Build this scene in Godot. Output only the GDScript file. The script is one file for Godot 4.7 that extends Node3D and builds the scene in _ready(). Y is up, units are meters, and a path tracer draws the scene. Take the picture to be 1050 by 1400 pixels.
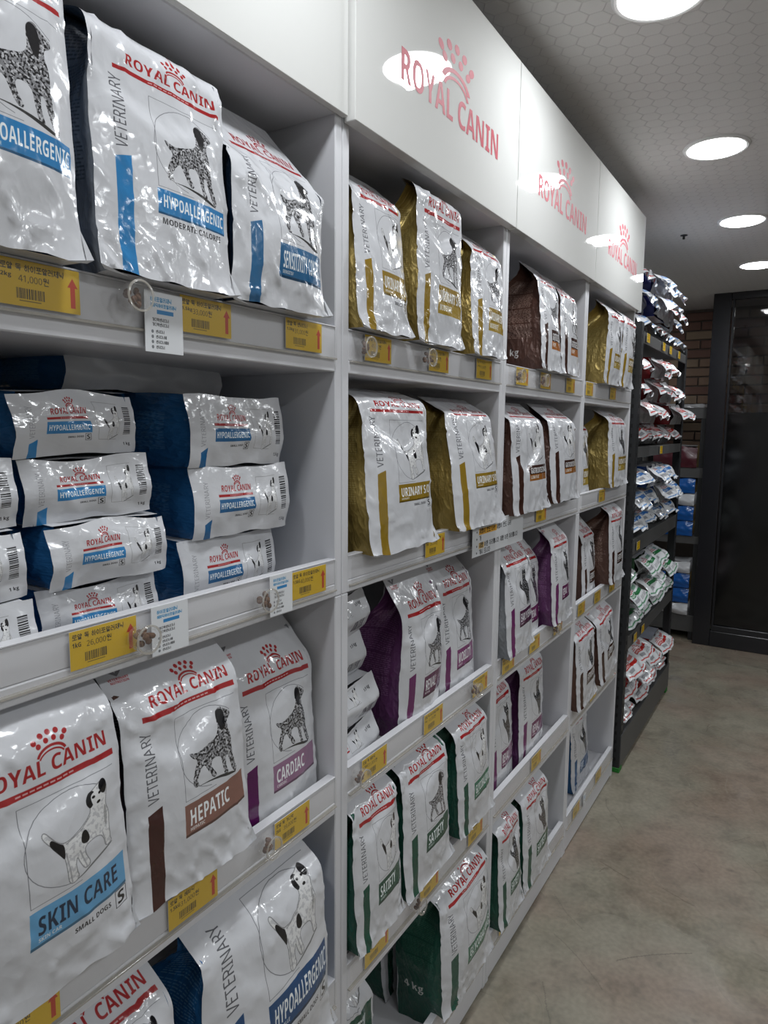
extends Node3D

# ---------------------------------------------------------------- measures (metres)
const D := [-0.245, -0.9264, -1.6006, -2.2814, -2.9650]     # unit boundaries along the wall
const LIP_TOP := [1.658, 1.284, 0.905, 0.525, 0.135]
const LIP_BOT := [1.588, 1.217, 0.838, 0.452, 0.004]
const CEIL := 2.41
const PT := 0.018
const DEPTH := 0.42

var used := {}
var M := {}
var box_cache := {}
var text_cache := {}
var fonts := {}
var film_normals := []
var foil_normal: Texture2D
var rng := RandomNumberGenerator.new()
var wr := FastNoiseLite.new()
var wr2 := FastNoiseLite.new()

# ---------------------------------------------------------------- canvas: flat print
class Canvas:
	var w: int
	var h: int
	var px: PackedByteArray
	func _init(cw: int, ch: int, c: Color) -> void:
		w = cw
		h = ch
		var row := PackedByteArray()
		row.resize(w * 3)
		for x in w:
			row[x * 3] = int(c.r * 255.0)
			row[x * 3 + 1] = int(c.g * 255.0)
			row[x * 3 + 2] = int(c.b * 255.0)
		for y in h:
			px.append_array(row)
	func tex() -> ImageTexture:
		return ImageTexture.create_from_image(Image.create_from_data(w, h, false, Image.FORMAT_RGB8, px))
	func _blend(x0: int, y0: int, bw: int, bh: int, cov: PackedFloat32Array, c: Color, pat: FastNoiseLite, c2: Color, thr: float) -> void:
		for y in bh:
			for x in bw:
				var a: float = cov[y * bw + x]
				if a > 0.004:
					var k := c
					if pat != null and pat.get_noise_2d(x + x0, y + y0) > thr:
						k = c2
					a = minf(a, 1.0) * k.a
					var i := ((y + y0) * w + x + x0) * 3
					px[i] = int(lerpf(px[i], k.r * 255.0, a))
					px[i + 1] = int(lerpf(px[i + 1], k.g * 255.0, a))
					px[i + 2] = int(lerpf(px[i + 2], k.b * 255.0, a))
	# triangles as a flat list of points, or (closed = true) one polygon filled even-odd
	func shape(p: PackedVector2Array, c: Color, closed := false, pat: FastNoiseLite = null, c2 := Color.BLACK, thr := 0.0) -> void:
		if p.size() < 3:
			return
		var lo := p[0]
		var hi := p[0]
		for q in p:
			lo = lo.min(q)
			hi = hi.max(q)
		var x0 := clampi(int(floor(lo.x)), 0, w)
		var y0 := clampi(int(floor(lo.y)), 0, h)
		var x1 := clampi(int(ceil(hi.x)) + 1, 0, w)
		var y1 := clampi(int(ceil(hi.y)) + 1, 0, h)
		var bw := x1 - x0
		var bh := y1 - y0
		if bw <= 0 or bh <= 0:
			return
		var cov := PackedFloat32Array()
		cov.resize(bw * bh)
		var o := Vector2(x0, y0)
		if closed:
			var n := p.size()
			for r in bh * 3:
				var y := (r + 0.5) / 3.0 + y0
				var xs := []
				for i in n:
					var a := p[i]
					var b := p[(i + 1) % n]
					if (a.y <= y) != (b.y <= y):
						xs.append(a.x + (y - a.y) / (b.y - a.y) * (b.x - a.x) - x0)
				xs.sort()
				for k in range(0, xs.size() - 1, 2):
					_row(cov, (r / 3) * bw, bw, xs[k], xs[k + 1])
		else:
			for t in range(0, p.size() - 2, 3):
				var a := p[t] - o
				var b := p[t + 1] - o
				var d := p[t + 2] - o
				var ya := maxf(minf(a.y, minf(b.y, d.y)), 0.0)
				var yb := minf(maxf(a.y, maxf(b.y, d.y)), bh)
				var r0 := int(ceil(ya * 3.0 - 0.5))
				var r1 := int(ceil(yb * 3.0 - 0.5))
				for r in range(maxi(r0, 0), mini(r1, bh * 3)):
					var y := (r + 0.5) / 3.0
					var xa := 1e9
					var xb := -1e9
					for e in 3:
						var q0: Vector2 = [a, b, d][e]
						var q1: Vector2 = [b, d, a][e]
						if (q0.y <= y) != (q1.y <= y):
							var xx := q0.x + (y - q0.y) / (q1.y - q0.y) * (q1.x - q0.x)
							xa = minf(xa, xx)
							xb = maxf(xb, xx)
					if xb > xa:
						_row(cov, (r / 3) * bw, bw, xa, xb)
		_blend(x0, y0, bw, bh, cov, c, pat, c2, thr)
	func _row(cov: PackedFloat32Array, off: int, bw: int, xa: float, xb: float) -> void:
		var k := 1.0 / 3.0
		xa = maxf(xa, 0.0)
		xb = minf(xb, float(bw) - 0.001)
		if xb <= xa:
			return
		var ia := int(xa)
		var ib := int(xb)
		if ia == ib:
			cov[off + ia] += (xb - xa) * k
			return
		cov[off + ia] += (ia + 1 - xa) * k
		for i in range(ia + 1, ib):
			cov[off + i] += k
		cov[off + ib] += (xb - ib) * k
	func rect(x: float, y: float, rw: float, rh: float, c: Color) -> void:
		shape(PackedVector2Array([Vector2(x, y), Vector2(x + rw, y), Vector2(x + rw, y + rh), Vector2(x, y + rh)]), c, true)
	func line(pts: PackedVector2Array, t: float, c: Color) -> void:
		for i in pts.size() - 1:
			var d := pts[i + 1] - pts[i]
			if d.length() < 0.01:
				continue
			var n := d.normalized().orthogonal() * t * 0.5
			var e := d.normalized() * t * 0.25
			shape(PackedVector2Array([pts[i] - e + n, pts[i + 1] + e + n, pts[i + 1] + e - n, pts[i] - e - n]), c, true)
	func ellipse(cx: float, cy: float, rx: float, ry: float, c: Color, turn := 0.0) -> void:
		var p := PackedVector2Array()
		for i in 20:
			p.append(Vector2(cx, cy) + Vector2(cos(i * TAU / 20.0) * rx, sin(i * TAU / 20.0) * ry).rotated(turn))
		shape(p, c, true)
	func arc(cx: float, cy: float, rx: float, ry: float, a0: float, a1: float, t: float, c: Color) -> void:
		var p := PackedVector2Array()
		for i in 25:
			var a := lerpf(a0, a1, i / 24.0)
			p.append(Vector2(cx + cos(a) * rx, cy + sin(a) * ry))
		line(p, t, c)

# ---------------------------------------------------------------- text as triangles in a unit box (x right 0..1, y down 0..1)
func text_tris(s: String, bold := true) -> PackedVector2Array:
	var key := s + str(bold)
	if text_cache.has(key):
		return text_cache[key]
	var f: SystemFont
	if fonts.has(bold):
		f = fonts[bold]
	else:
		f = SystemFont.new()
		f.font_names = PackedStringArray(["Droid Sans"])
		f.font_weight = 700 if bold else 400
		fonts[bold] = f
	var tm := TextMesh.new()
	tm.font = f
	tm.font_size = 48
	tm.pixel_size = 0.01
	tm.depth = 0.0
	tm.curve_step = 2.0
	tm.text = s
	var a := tm.get_mesh_arrays()
	var out := PackedVector2Array()
	var v: PackedVector3Array = a[Mesh.ARRAY_VERTEX]
	var nr: PackedVector3Array = a[Mesh.ARRAY_NORMAL]
	var idx = a[Mesh.ARRAY_INDEX]
	var ix: PackedInt32Array = idx if idx != null else PackedInt32Array(range(v.size()))
	for i in range(0, ix.size() - 2, 3):
		if nr[ix[i]].z < 0.5:
			continue
		for k in 3:
			out.append(Vector2(v[ix[i + k]].x, -v[ix[i + k]].y))
	if out.size() == 0:
		for i in ix:
			out.append(Vector2(v[i].x, -v[i].y))
	var lo := out[0]
	var hi := out[0]
	for q in out:
		lo = lo.min(q)
		hi = hi.max(q)
	for i in out.size():
		out[i] = (out[i] - lo) / (hi - lo)
	text_cache[key] = out
	return out

# the same, letter by letter
func letters(s: String) -> Array:
	var t := text_tris(s)
	var tri_list := []
	for i in range(0, t.size() - 2, 3):
		tri_list.append([minf(t[i].x, minf(t[i + 1].x, t[i + 2].x)), maxf(t[i].x, maxf(t[i + 1].x, t[i + 2].x)), i])
	tri_list.sort_custom(func(a, b): return a[0] < b[0])
	var out := []
	var reach := -1.0
	for e in tri_list:
		if e[0] > reach - 0.004:
			out.append(PackedVector2Array())
		reach = maxf(reach, e[1])
		for k in 3:
			out[-1].append(t[e[2] + k])
	return out

func put_text(c: Canvas, s: String, x: float, y: float, tw: float, th: float, col: Color, bold := true) -> void:
	var t := text_tris(s, bold)
	var p := PackedVector2Array()
	for q in t:
		p.append(Vector2(x + q.x * tw, y + q.y * th))
	c.shape(p, col)

func put_text_up(c: Canvas, s: String, x: float, y: float, tw: float, length: float, col: Color) -> void:   # reads upward; x..x+tw, ending at y, starting at y+length
	var t := text_tris(s, false)
	var p := PackedVector2Array()
	for q in t:
		p.append(Vector2(x + q.y * tw, y + length - q.x * length))
	c.shape(p, col)

# the brand emblem: crown of dots over two arcs, in units of the crown's width, origin at the middle of its foot
func crown_polys() -> Array:
	var out := []
	for k in 5:
		out.append([Vector2((k - 2) * 0.23, -0.82 + 0.055 * (k - 2) * (k - 2)), Vector2(0.075, 0.115), (k - 2) * 0.16])
	for k in 4:
		out.append([Vector2((k - 1.5) * 0.235, -0.55 + 0.06 * (k - 1.5) * (k - 1.5)), Vector2(0.07, 0.11), (k - 1.5) * 0.16])
	return out

func crown(c: Canvas, cx: float, cy: float, cw: float, ch: float, col: Color) -> void:
	for e in crown_polys():
		c.ellipse(cx + e[0].x * cw, cy + e[0].y * ch, e[1].x * cw, e[1].y * ch, col, e[2])
	c.arc(cx, cy + 0.12 * ch, cw * 0.42, ch * 0.42, PI * 1.1, PI * 1.9, ch * 0.1, col)
	c.arc(cx, cy + 0.22 * ch, cw * 0.38, ch * 0.36, PI * 1.12, PI * 1.88, ch * 0.06, col)

# Hangul from strokes
const JAMO := {
	"g": [[0.05, 0.1, 0.9, 0.1, 0.8, 0.95]], "n": [[0.1, 0.05, 0.1, 0.9, 0.95, 0.85]], "d": [[0.95, 0.1, 0.1, 0.1, 0.1, 0.9, 0.95, 0.9]],
	"r": [[0.1, 0.08, 0.9, 0.08, 0.9, 0.48, 0.1, 0.48, 0.1, 0.92, 0.95, 0.92]], "o": [[0.5, 0.05, 0.9, 0.3, 0.9, 0.7, 0.5, 0.95, 0.1, 0.7, 0.1, 0.3, 0.5, 0.05]],
	"j": [[0.1, 0.1, 0.9, 0.1], [0.5, 0.1, 0.4, 0.55, 0.05, 0.95], [0.45, 0.5, 0.95, 0.95]], "p": [[0.05, 0.12, 0.95, 0.12], [0.3, 0.12, 0.3, 0.85], [0.7, 0.12, 0.7, 0.85], [0.0, 0.88, 1.0, 0.88]],
	"h": [[0.35, 0.02, 0.65, 0.02], [0.05, 0.24, 0.95, 0.24], [0.5, 0.38, 0.85, 0.55, 0.85, 0.78, 0.5, 0.96, 0.15, 0.78, 0.15, 0.55, 0.5, 0.38]],
	"s": [[0.5, 0.05, 0.4, 0.5, 0.05, 0.95], [0.45, 0.5, 0.95, 0.95]], "m": [[0.1, 0.1, 0.9, 0.1, 0.9, 0.9, 0.1, 0.9, 0.1, 0.1]],
}
func put_hangul(c: Canvas, words: Array, x: float, y: float, size: float, t: float, col: Color) -> float:
	# each syllable: [initial, vowel, final]; "" is a space
	for sy in words:
		if sy is String:
			x += size * 0.45
			continue
		var v: String = sy[1]
		var f: String = sy[2]
		var hh := 0.58 if f != "" else 1.0
		var flat: bool = v in ["oh", "u", "eu"]
		var bx := Rect2(0.0, 0.02, 0.95, hh * 0.55) if flat else Rect2(0.0, 0.04, 0.55, hh * 0.92)
		if v == "wo":
			bx = Rect2(0.0, 0.0, 0.6, hh * 0.5)
		var st := []
		for pl in JAMO[sy[0]]:
			st.append([pl, bx])
		var vs := []
		match v:
			"a": vs = [[0.76, 0, 0.76, 1], [0.76, 0.48, 1.0, 0.48]]
			"ya": vs = [[0.76, 0, 0.76, 1], [0.76, 0.35, 1.0, 0.35], [0.76, 0.62, 1.0, 0.62]]
			"eo": vs = [[0.88, 0, 0.88, 1], [0.62, 0.48, 0.88, 0.48]]
			"e": vs = [[0.76, 0, 0.76, 1], [0.94, 0, 0.94, 1], [0.58, 0.48, 0.76, 0.48]]
			"i": vs = [[0.84, 0, 0.84, 1]]
			"oh": vs = [[0.5, 0.66, 0.5, 0.92], [0.0, 0.93, 1.0, 0.93]]
			"u": vs = [[0.5, 0.72, 0.5, 1.0], [0.0, 0.7, 1.0, 0.7]]
			"eu": vs = [[0.0, 0.85, 1.0, 0.85]]
			"wo": vs = [[0.0, 0.66, 0.68, 0.62], [0.34, 0.66, 0.34, 1.0], [0.88, 0, 0.88, 1], [0.62, 0.82, 0.88, 0.82]]
		for pl in vs:
			st.append([pl, Rect2(0, 0, 1, hh)])
		if f != "":
			for pl in JAMO[f]:
				st.append([pl, Rect2(0.12, 0.66, 0.78, 0.34)])
		for e in st:
			var p := PackedVector2Array()
			var fl: Array = e[0]
			var r: Rect2 = e[1]
			for i in range(0, fl.size(), 2):
				p.append(Vector2(x + (r.position.x + fl[i] * r.size.x) * size * 0.86, y + (r.position.y + fl[i + 1] * r.size.y) * size))
			c.line(p, t, col)
		x += size
	return x

const ROYAL_DOG := [["r", "oh", ""], ["o", "ya", "r"], "", ["d", "oh", "g"], ""]
const HYPO := [["h", "a", ""], ["o", "i", ""], ["p", "oh", ""], ["o", "a", "r"], ["r", "eo", ""], ["j", "e", ""], ["n", "i", "g"]]
const HEPA := [["h", "e", ""], ["p", "a", ""], ["d", "i", "g"]]
const CARD := [["g", "a", ""], ["d", "i", ""], ["o", "a", "g"]]
const SENS := [["s", "e", "n"], ["s", "i", ""], ["d", "i", ""], ["n", "eo", ""]]
const WON := [["o", "wo", "n"]]

# ---------------------------------------------------------------- nodes
func numbered(n: String) -> String:
	if not used.has(n):
		used[n] = 0
		return n
	used[n] += 1
	return "%s_%03d" % [n, used[n]]

func tag(o: Node, label: String, category: String, group := "", kind := "") -> void:
	if label != "":
		o.set_meta("label", label)
	if category != "":
		o.set_meta("category", category)
	if group != "":
		o.set_meta("group", group)
	if kind != "":
		o.set_meta("kind", kind)

func thing(called: String, at: Vector3, label: String, category: String, group := "", kind := "") -> Node3D:
	var o := Node3D.new()
	o.name = numbered(called)
	add_child(o)
	o.position = at
	tag(o, label, category, group, kind)
	return o

func part(called: String, m: Mesh, mat: Material, parent: Node3D = self, at := Vector3.ZERO) -> MeshInstance3D:
	var o := MeshInstance3D.new()
	o.name = numbered(called) if parent == self else called
	o.mesh = m
	o.material_override = mat
	parent.add_child(o, true)
	o.position = at
	return o

# ---------------------------------------------------------------- meshes
func tri(st: SurfaceTool, a: Vector3, b: Vector3, c: Vector3, outward: Vector3) -> void:
	var n := (b - a).cross(c - a)
	if n.length() < 1e-12:
		return
	n = n.normalized()
	if n.dot(outward) < 0.0:
		n = -n
		var t := b
		b = c
		c = t
	for p in [a, c, b]:
		st.set_normal(n)
		st.add_vertex(p)

func quad(st: SurfaceTool, a: Vector3, b: Vector3, c: Vector3, d: Vector3, o: Vector3) -> void:
	tri(st, a, b, c, o)
	tri(st, a, c, d, o)

func add_box(st: SurfaceTool, ctr: Vector3, size: Vector3, b := 0.0015) -> void:
	var h := size * 0.5
	b = minf(b, minf(h.x, minf(h.y, h.z)) * 0.6)
	for ax in 3:
		var u := (ax + 1) % 3
		var v := (ax + 2) % 3
		for s in [-1.0, 1.0]:
			var q := []
			for k in [[-1, -1], [1, -1], [1, 1], [-1, 1]]:
				var p := Vector3.ZERO
				p[ax] = s * h[ax]
				p[u] = k[0] * (h[u] - b)
				p[v] = k[1] * (h[v] - b)
				q.append(p + ctr)
			var o := Vector3.ZERO
			o[ax] = s
			quad(st, q[0], q[1], q[2], q[3], o)
			for s2 in [-1.0, 1.0]:
				var e := []
				for k in [[0, -1], [0, 1], [1, 1], [1, -1]]:
					var p := Vector3.ZERO
					p[ax] = s * (h[ax] - (b if k[0] else 0.0))
					p[u] = s2 * (h[u] - (0.0 if k[0] else b))
					p[v] = k[1] * (h[v] - b)
					e.append(p + ctr)
				var o2 := Vector3.ZERO
				o2[ax] = s
				o2[u] = s2
				quad(st, e[0], e[1], e[2], e[3], o2)
	for sx in [-1.0, 1.0]:
		for sy in [-1.0, 1.0]:
			for sz in [-1.0, 1.0]:
				var s := Vector3(sx, sy, sz)
				tri(st, ctr + s * Vector3(h.x, h.y - b, h.z - b), ctr + s * Vector3(h.x - b, h.y, h.z - b), ctr + s * Vector3(h.x - b, h.y - b, h.z), s)

func newst() -> SurfaceTool:
	var st := SurfaceTool.new()
	st.begin(Mesh.PRIMITIVE_TRIANGLES)
	return st

func box(size: Vector3, b := 0.0015) -> ArrayMesh:
	var key := str(size.snapped(Vector3.ONE * 0.0001)) + str(b)
	if not box_cache.has(key):
		var st := newst()
		add_box(st, Vector3.ZERO, size, b)
		box_cache[key] = st.commit()
	return box_cache[key]

# box given by two corners, under a parent at the origin of its own
func bar(called: String, a: Vector3, b: Vector3, mat: Material, parent: Node3D, bev := 0.0015) -> MeshInstance3D:
	var lo := a.min(b)
	var hi := a.max(b)
	return part(called, box(hi - lo, bev), mat, parent, (lo + hi) * 0.5 - (parent.global_position if parent != self else Vector3.ZERO))

# smooth grid from points p[j][i]; want = rough outward direction
func grid(P: Array, want: Vector3, uvs: Array = []) -> ArrayMesh:
	var nv := P.size()
	var nu: int = P[0].size()
	var v := PackedVector3Array()
	var n := PackedVector3Array()
	var uv := PackedVector2Array()
	var ix := PackedInt32Array()
	var total := Vector3.ZERO
	for j in nv:
		for i in nu:
			v.append(P[j][i])
			var du: Vector3 = P[j][mini(i + 1, nu - 1)] - P[j][maxi(i - 1, 0)]
			var dv: Vector3 = P[mini(j + 1, nv - 1)][i] - P[maxi(j - 1, 0)][i]
			var nn := du.cross(dv)
			nn = nn.normalized() if nn.length() > 1e-12 else want
			n.append(nn)
			total += nn
			uv.append(uvs[j][i] if uvs.size() else Vector2(float(i) / (nu - 1), 1.0 - float(j) / (nv - 1)))
	var flip := total.dot(want) < 0.0
	if flip:
		for i in n.size():
			n[i] = -n[i]
	for j in nv - 1:
		for i in nu - 1:
			var a := j * nu + i
			var q := [a, a + nu, a + 1, a + 1, a + nu, a + nu + 1]
			if flip:
				q = [a, a + 1, a + nu, a + 1, a + nu + 1, a + nu]
			for k in q:
				ix.append(k)
	var arr := []
	arr.resize(Mesh.ARRAY_MAX)
	arr[Mesh.ARRAY_VERTEX] = v
	arr[Mesh.ARRAY_NORMAL] = n
	arr[Mesh.ARRAY_TEX_UV] = uv
	arr[Mesh.ARRAY_INDEX] = ix
	var m := ArrayMesh.new()
	m.add_surface_from_arrays(Mesh.PRIMITIVE_TRIANGLES, arr)
	return m

# lathe round the y axis: profile of (radius, y)
func lathe(prof: Array, seg := 28) -> ArrayMesh:
	var st := newst()
	for k in prof.size() - 1:
		var a: Vector2 = prof[k]
		var b: Vector2 = prof[k + 1]
		var d := b - a
		var nr := Vector2(d.y, -d.x).normalized()
		for i in seg:
			var t0 := i * TAU / seg
			var t1 := (i + 1) * TAU / seg
			var P := [[a, t0], [b, t0], [b, t1], [a, t0], [b, t1], [a, t1]]
			var pts := []
			for e in P:
				pts.append([Vector3(e[0].x * cos(e[1]), e[0].y, e[0].x * sin(e[1])), Vector3(nr.x * cos(e[1]), nr.y, nr.x * sin(e[1]))])
			for tr in 2:
				var A: Array = pts[tr * 3]
				var B: Array = pts[tr * 3 + 1]
				var C: Array = pts[tr * 3 + 2]
				var g: Vector3 = (B[0] - A[0]).cross(C[0] - A[0])
				var order := [A, B, C] if g.dot(A[1]) < 0.0 else [A, C, B]
				for e in order:
					st.set_normal(e[1])
					st.add_vertex(e[0])
	return st.commit()

# ---------------------------------------------------------------- materials
func mat(col: Color, rough: float, metal := 0.0, spec := 0.5) -> StandardMaterial3D:
	var m := StandardMaterial3D.new()
	m.albedo_color = col
	m.roughness = rough
	m.metallic = metal
	m.metallic_specular = spec
	return m

func noise_tex(freq: float, sd: int, size: int, normal := false, bump := 4.0, ridged := false) -> NoiseTexture2D:
	var f := FastNoiseLite.new()
	f.seed = sd
	f.noise_type = FastNoiseLite.TYPE_SIMPLEX_SMOOTH
	f.frequency = freq
	f.fractal_type = FastNoiseLite.FRACTAL_RIDGED if ridged else FastNoiseLite.FRACTAL_FBM
	f.fractal_octaves = 3
	var t := NoiseTexture2D.new()
	t.width = size
	t.height = size
	t.seamless = true
	t.noise = f
	t.as_normal_map = normal
	t.bump_strength = bump
	return t

func film(tex: Texture2D, sd: int) -> StandardMaterial3D:
	var m := StandardMaterial3D.new()
	m.albedo_texture = tex
	m.roughness = 0.14
	m.metallic_specular = 0.6
	m.normal_enabled = true
	m.normal_texture = film_normals[sd % film_normals.size()]
	m.normal_scale = 0.22
	m.texture_repeat = false
	return m

# gusset film: colour with rows of fine print
func gusset_mat(col: Color, ink: Color, metal: float, rough: float, weight := "", printed := true) -> StandardMaterial3D:
	var c := Canvas.new(160, 400, col)
	var r := RandomNumberGenerator.new()
	r.seed = 7
	if printed:
		for k in 44:
			var y := 96.0 + k * 4.6
			if k % 11 == 10:
				continue
			var x := 26.0
			while x < 130.0:
				var l := r.randf_range(4.0, 16.0)
				c.rect(x, y, minf(l, 134.0 - x), 1.5, Color(ink, 0.7))
				x += l + 2.5
	if weight != "":
		put_text(c, weight, 26, 322, 70, 24, Color(0.85, 0.84, 0.83))
	var m := StandardMaterial3D.new()
	m.albedo_texture = c.tex()
	m.roughness = rough
	m.metallic = metal
	m.normal_enabled = true
	m.normal_texture = foil_normal
	m.normal_scale = 0.5
	m.texture_repeat = false
	return m

# ---------------------------------------------------------------- printed animals (inside a box x, y, w, h)
func pl(a: Array, x: float, y: float, w: float, h: float) -> PackedVector2Array:
	var p := PackedVector2Array()
	for i in range(0, a.size(), 2):
		p.append(Vector2(x + a[i] * w, y + a[i + 1] * h))
	# round the outline once (corner cutting)
	for pass_ in 2:
		var q := PackedVector2Array()
		for i in p.size():
			var b := p[(i + 1) % p.size()]
			q.append(p[i].lerp(b, 0.25))
			q.append(p[i].lerp(b, 0.75))
		p = q
	return p

func setter(c: Canvas, x: float, y: float, w: float, h: float, sd: int) -> void:
	var n := FastNoiseLite.new()
	n.seed = sd
	n.frequency = 13.0 / w
	n.fractal_octaves = 3
	var body := [0.0, 0.40, 0.10, 0.43, 0.19, 0.45, 0.35, 0.41, 0.52, 0.36, 0.58, 0.26, 0.57, 0.12, 0.62, 0.02, 0.70, 0.0, 0.77, 0.06, 0.88, 0.12, 0.87, 0.18, 0.78, 0.22, 0.77, 0.32, 0.83, 0.44, 0.82, 0.6, 0.84, 0.78, 0.93, 0.97, 0.85, 1.0, 0.76, 0.82, 0.72, 0.67, 0.67, 0.70, 0.68, 0.86, 0.73, 0.95, 0.64, 0.95, 0.60, 0.80, 0.58, 0.65, 0.46, 0.62, 0.38, 0.66, 0.40, 0.76, 0.49, 0.87, 0.40, 0.89, 0.31, 0.74, 0.25, 0.63, 0.16, 0.71, 0.11, 0.82, 0.16, 0.89, 0.04, 0.88, 0.04, 0.76, 0.10, 0.62, 0.15, 0.53, 0.06, 0.49]
	c.shape(pl(body, x, y, w, h), Color(0.70, 0.70, 0.71), true, n, Color(0.50, 0.50, 0.51), -0.12)
	n.seed = sd + 1
	n.frequency = 19.0 / w
	c.shape(pl(body, x, y, w, h), Color(0.2, 0.2, 0.2, 0.0), true, n, Color(0.13, 0.13, 0.14), 0.10)
	c.shape(pl([0.57, 0.1, 0.62, 0.02, 0.71, 0.03, 0.74, 0.12, 0.72, 0.3, 0.65, 0.33, 0.60, 0.24], x, y, w, h), Color(0.12, 0.12, 0.13), true)
	c.shape(pl([0.02, 0.885, 0.5, 0.89, 0.94, 1.0, 0.80, 1.01, 0.4, 0.905], x, y, w, h), Color(0.2, 0.2, 0.2), true)

func terrier(c: Canvas, x: float, y: float, w: float, h: float, sd: int) -> void:
	var n := FastNoiseLite.new()
	n.seed = sd
	n.frequency = 14.0 / w
	var body := [0.03, 0.30, 0.07, 0.25, 0.13, 0.34, 0.21, 0.45, 0.30, 0.49, 0.48, 0.43, 0.62, 0.35, 0.66, 0.27, 0.60, 0.20, 0.64, 0.10, 0.75, 0.06, 0.86, 0.02, 0.92, 0.10, 0.90, 0.24, 0.88, 0.32, 0.93, 0.45, 0.90, 0.62, 0.90, 0.77, 0.93, 0.83, 0.82, 0.85, 0.80, 0.72, 0.74, 0.63, 0.52, 0.64, 0.52, 0.74, 0.60, 0.90, 0.50, 0.92, 0.44, 0.80, 0.41, 0.70, 0.38, 0.84, 0.43, 0.97, 0.30, 1.0, 0.28, 0.84, 0.27, 0.66, 0.22, 0.53, 0.11, 0.43]
	c.shape(pl(body, x, y, w, h), Color(0.83, 0.83, 0.83), true, n, Color(0.72, 0.72, 0.73), 0.12)
	var edge := pl(body, x, y, w, h)
	edge.append(edge[0])
	c.line(edge, w * 0.011, Color(0.45, 0.45, 0.46, 0.75))
	for patch in [[0.59, 0.19, 0.63, 0.09, 0.72, 0.08, 0.72, 0.20, 0.66, 0.29], [0.78, 0.06, 0.87, 0.0, 0.92, 0.09, 0.89, 0.2, 0.82, 0.17], [0.10, 0.42, 0.13, 0.36, 0.22, 0.46, 0.28, 0.50, 0.27, 0.68, 0.22, 0.60], [0.47, 0.58, 0.51, 0.46, 0.57, 0.47, 0.61, 0.60, 0.54, 0.63]]:
		c.shape(pl(patch, x, y, w, h), Color(0.09, 0.09, 0.1), true)
	c.shape(pl([0.66, 0.13, 0.74, 0.10, 0.78, 0.10, 0.83, 0.16, 0.81, 0.27, 0.74, 0.30, 0.69, 0.25], x, y, w, h), Color(0.84, 0.84, 0.84), true)
	c.ellipse(x + 0.705 * w, y + 0.16 * h, 0.022 * w, 0.016 * h, Color(0.06, 0.06, 0.06))
	c.ellipse(x + 0.80 * w, y + 0.15 * h, 0.022 * w, 0.016 * h, Color(0.06, 0.06, 0.06))
	c.ellipse(x + 0.775 * w, y + 0.245 * h, 0.03 * w, 0.018 * h, Color(0.06, 0.06, 0.06))
	for leg in [[0.285, 0.6, 0.33, 0.97], [0.45, 0.66, 0.53, 0.9], [0.79, 0.64, 0.83, 0.83]]:
		c.line(PackedVector2Array([Vector2(x + leg[0] * w, y + leg[1] * h), Vector2(x + leg[2] * w, y + leg[3] * h)]), w * 0.018, Color(0.55, 0.55, 0.56, 0.7))
	c.line(PackedVector2Array([Vector2(x + 0.3 * w, y + 0.5 * h), Vector2(x + 0.5 * w, y + 0.44 * h), Vector2(x + 0.64 * w, y + 0.35 * h)]), w * 0.01, Color(0.45, 0.45, 0.46, 0.8))
	c.shape(pl([0.3, 1.0, 0.6, 0.91, 0.93, 0.83, 0.93, 0.85, 0.6, 0.94], x, y, w, h), Color(0.35, 0.35, 0.35, 0.8), true)
	c.shape(pl([0.86, 0.3, 0.9, 0.4, 0.86, 0.62, 0.83, 0.5], x, y, w, h), Color(0.5, 0.5, 0.5, 0.6), true)

func cat(c: Canvas, x: float, y: float, w: float, h: float, sd: int) -> void:
	var n := FastNoiseLite.new()
	n.seed = sd
	n.frequency = 15.0 / w
	n.fractal_octaves = 2
	var body := [0.44, 0.02, 0.52, 0.10, 0.66, 0.09, 0.74, 0.0, 0.78, 0.14, 0.76, 0.26, 0.70, 0.34, 0.78, 0.48, 0.83, 0.64, 0.84, 0.82, 0.90, 0.97, 0.74, 1.0, 0.70, 0.86, 0.64, 0.98, 0.52, 0.99, 0.52, 0.84, 0.42, 0.72, 0.33, 0.60, 0.24, 0.55, 0.12, 0.46, 0.10, 0.33, 0.19, 0.30, 0.26, 0.42, 0.37, 0.44, 0.44, 0.36, 0.43, 0.24, 0.41, 0.12]
	c.shape(pl(body, x, y, w, h), Color(0.45, 0.45, 0.46), true, n, Color(0.11, 0.11, 0.12), -0.12)
	c.ellipse(x + 0.53 * w, y + 0.2 * h, 0.03 * w, 0.014 * h, Color(0.85, 0.85, 0.82))
	c.ellipse(x + 0.67 * w, y + 0.2 * h, 0.03 * w, 0.014 * h, Color(0.85, 0.85, 0.82))

const RED := Color(0.60, 0.14, 0.15)
const WHITE_FILM := Color(0.77, 0.775, 0.79)
const INK := Color(0.15, 0.15, 0.16)
const GREY_INK := Color(0.33, 0.33, 0.35)

func logo(c: Canvas, x: float, y: float, w: float, h: float, col: Color) -> void:   # whole emblem: crown, words, rule
	crown(c, x + w * 0.56, y + h * 0.44, w * 0.24, h * 0.46, col)
	put_text(c, "ROYAL CANIN", x + w * 0.1, y + h * 0.48, w * 0.86, h * 0.28, col)
	c.rect(x, y + h * 0.88, w, h * 0.11, col)
	for k in 9:
		c.rect(x + w * (0.3 + k * 0.045), y + h * 0.92, w * 0.034, h * 0.03, Color(0.85, 0.8, 0.8, 0.7))

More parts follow.
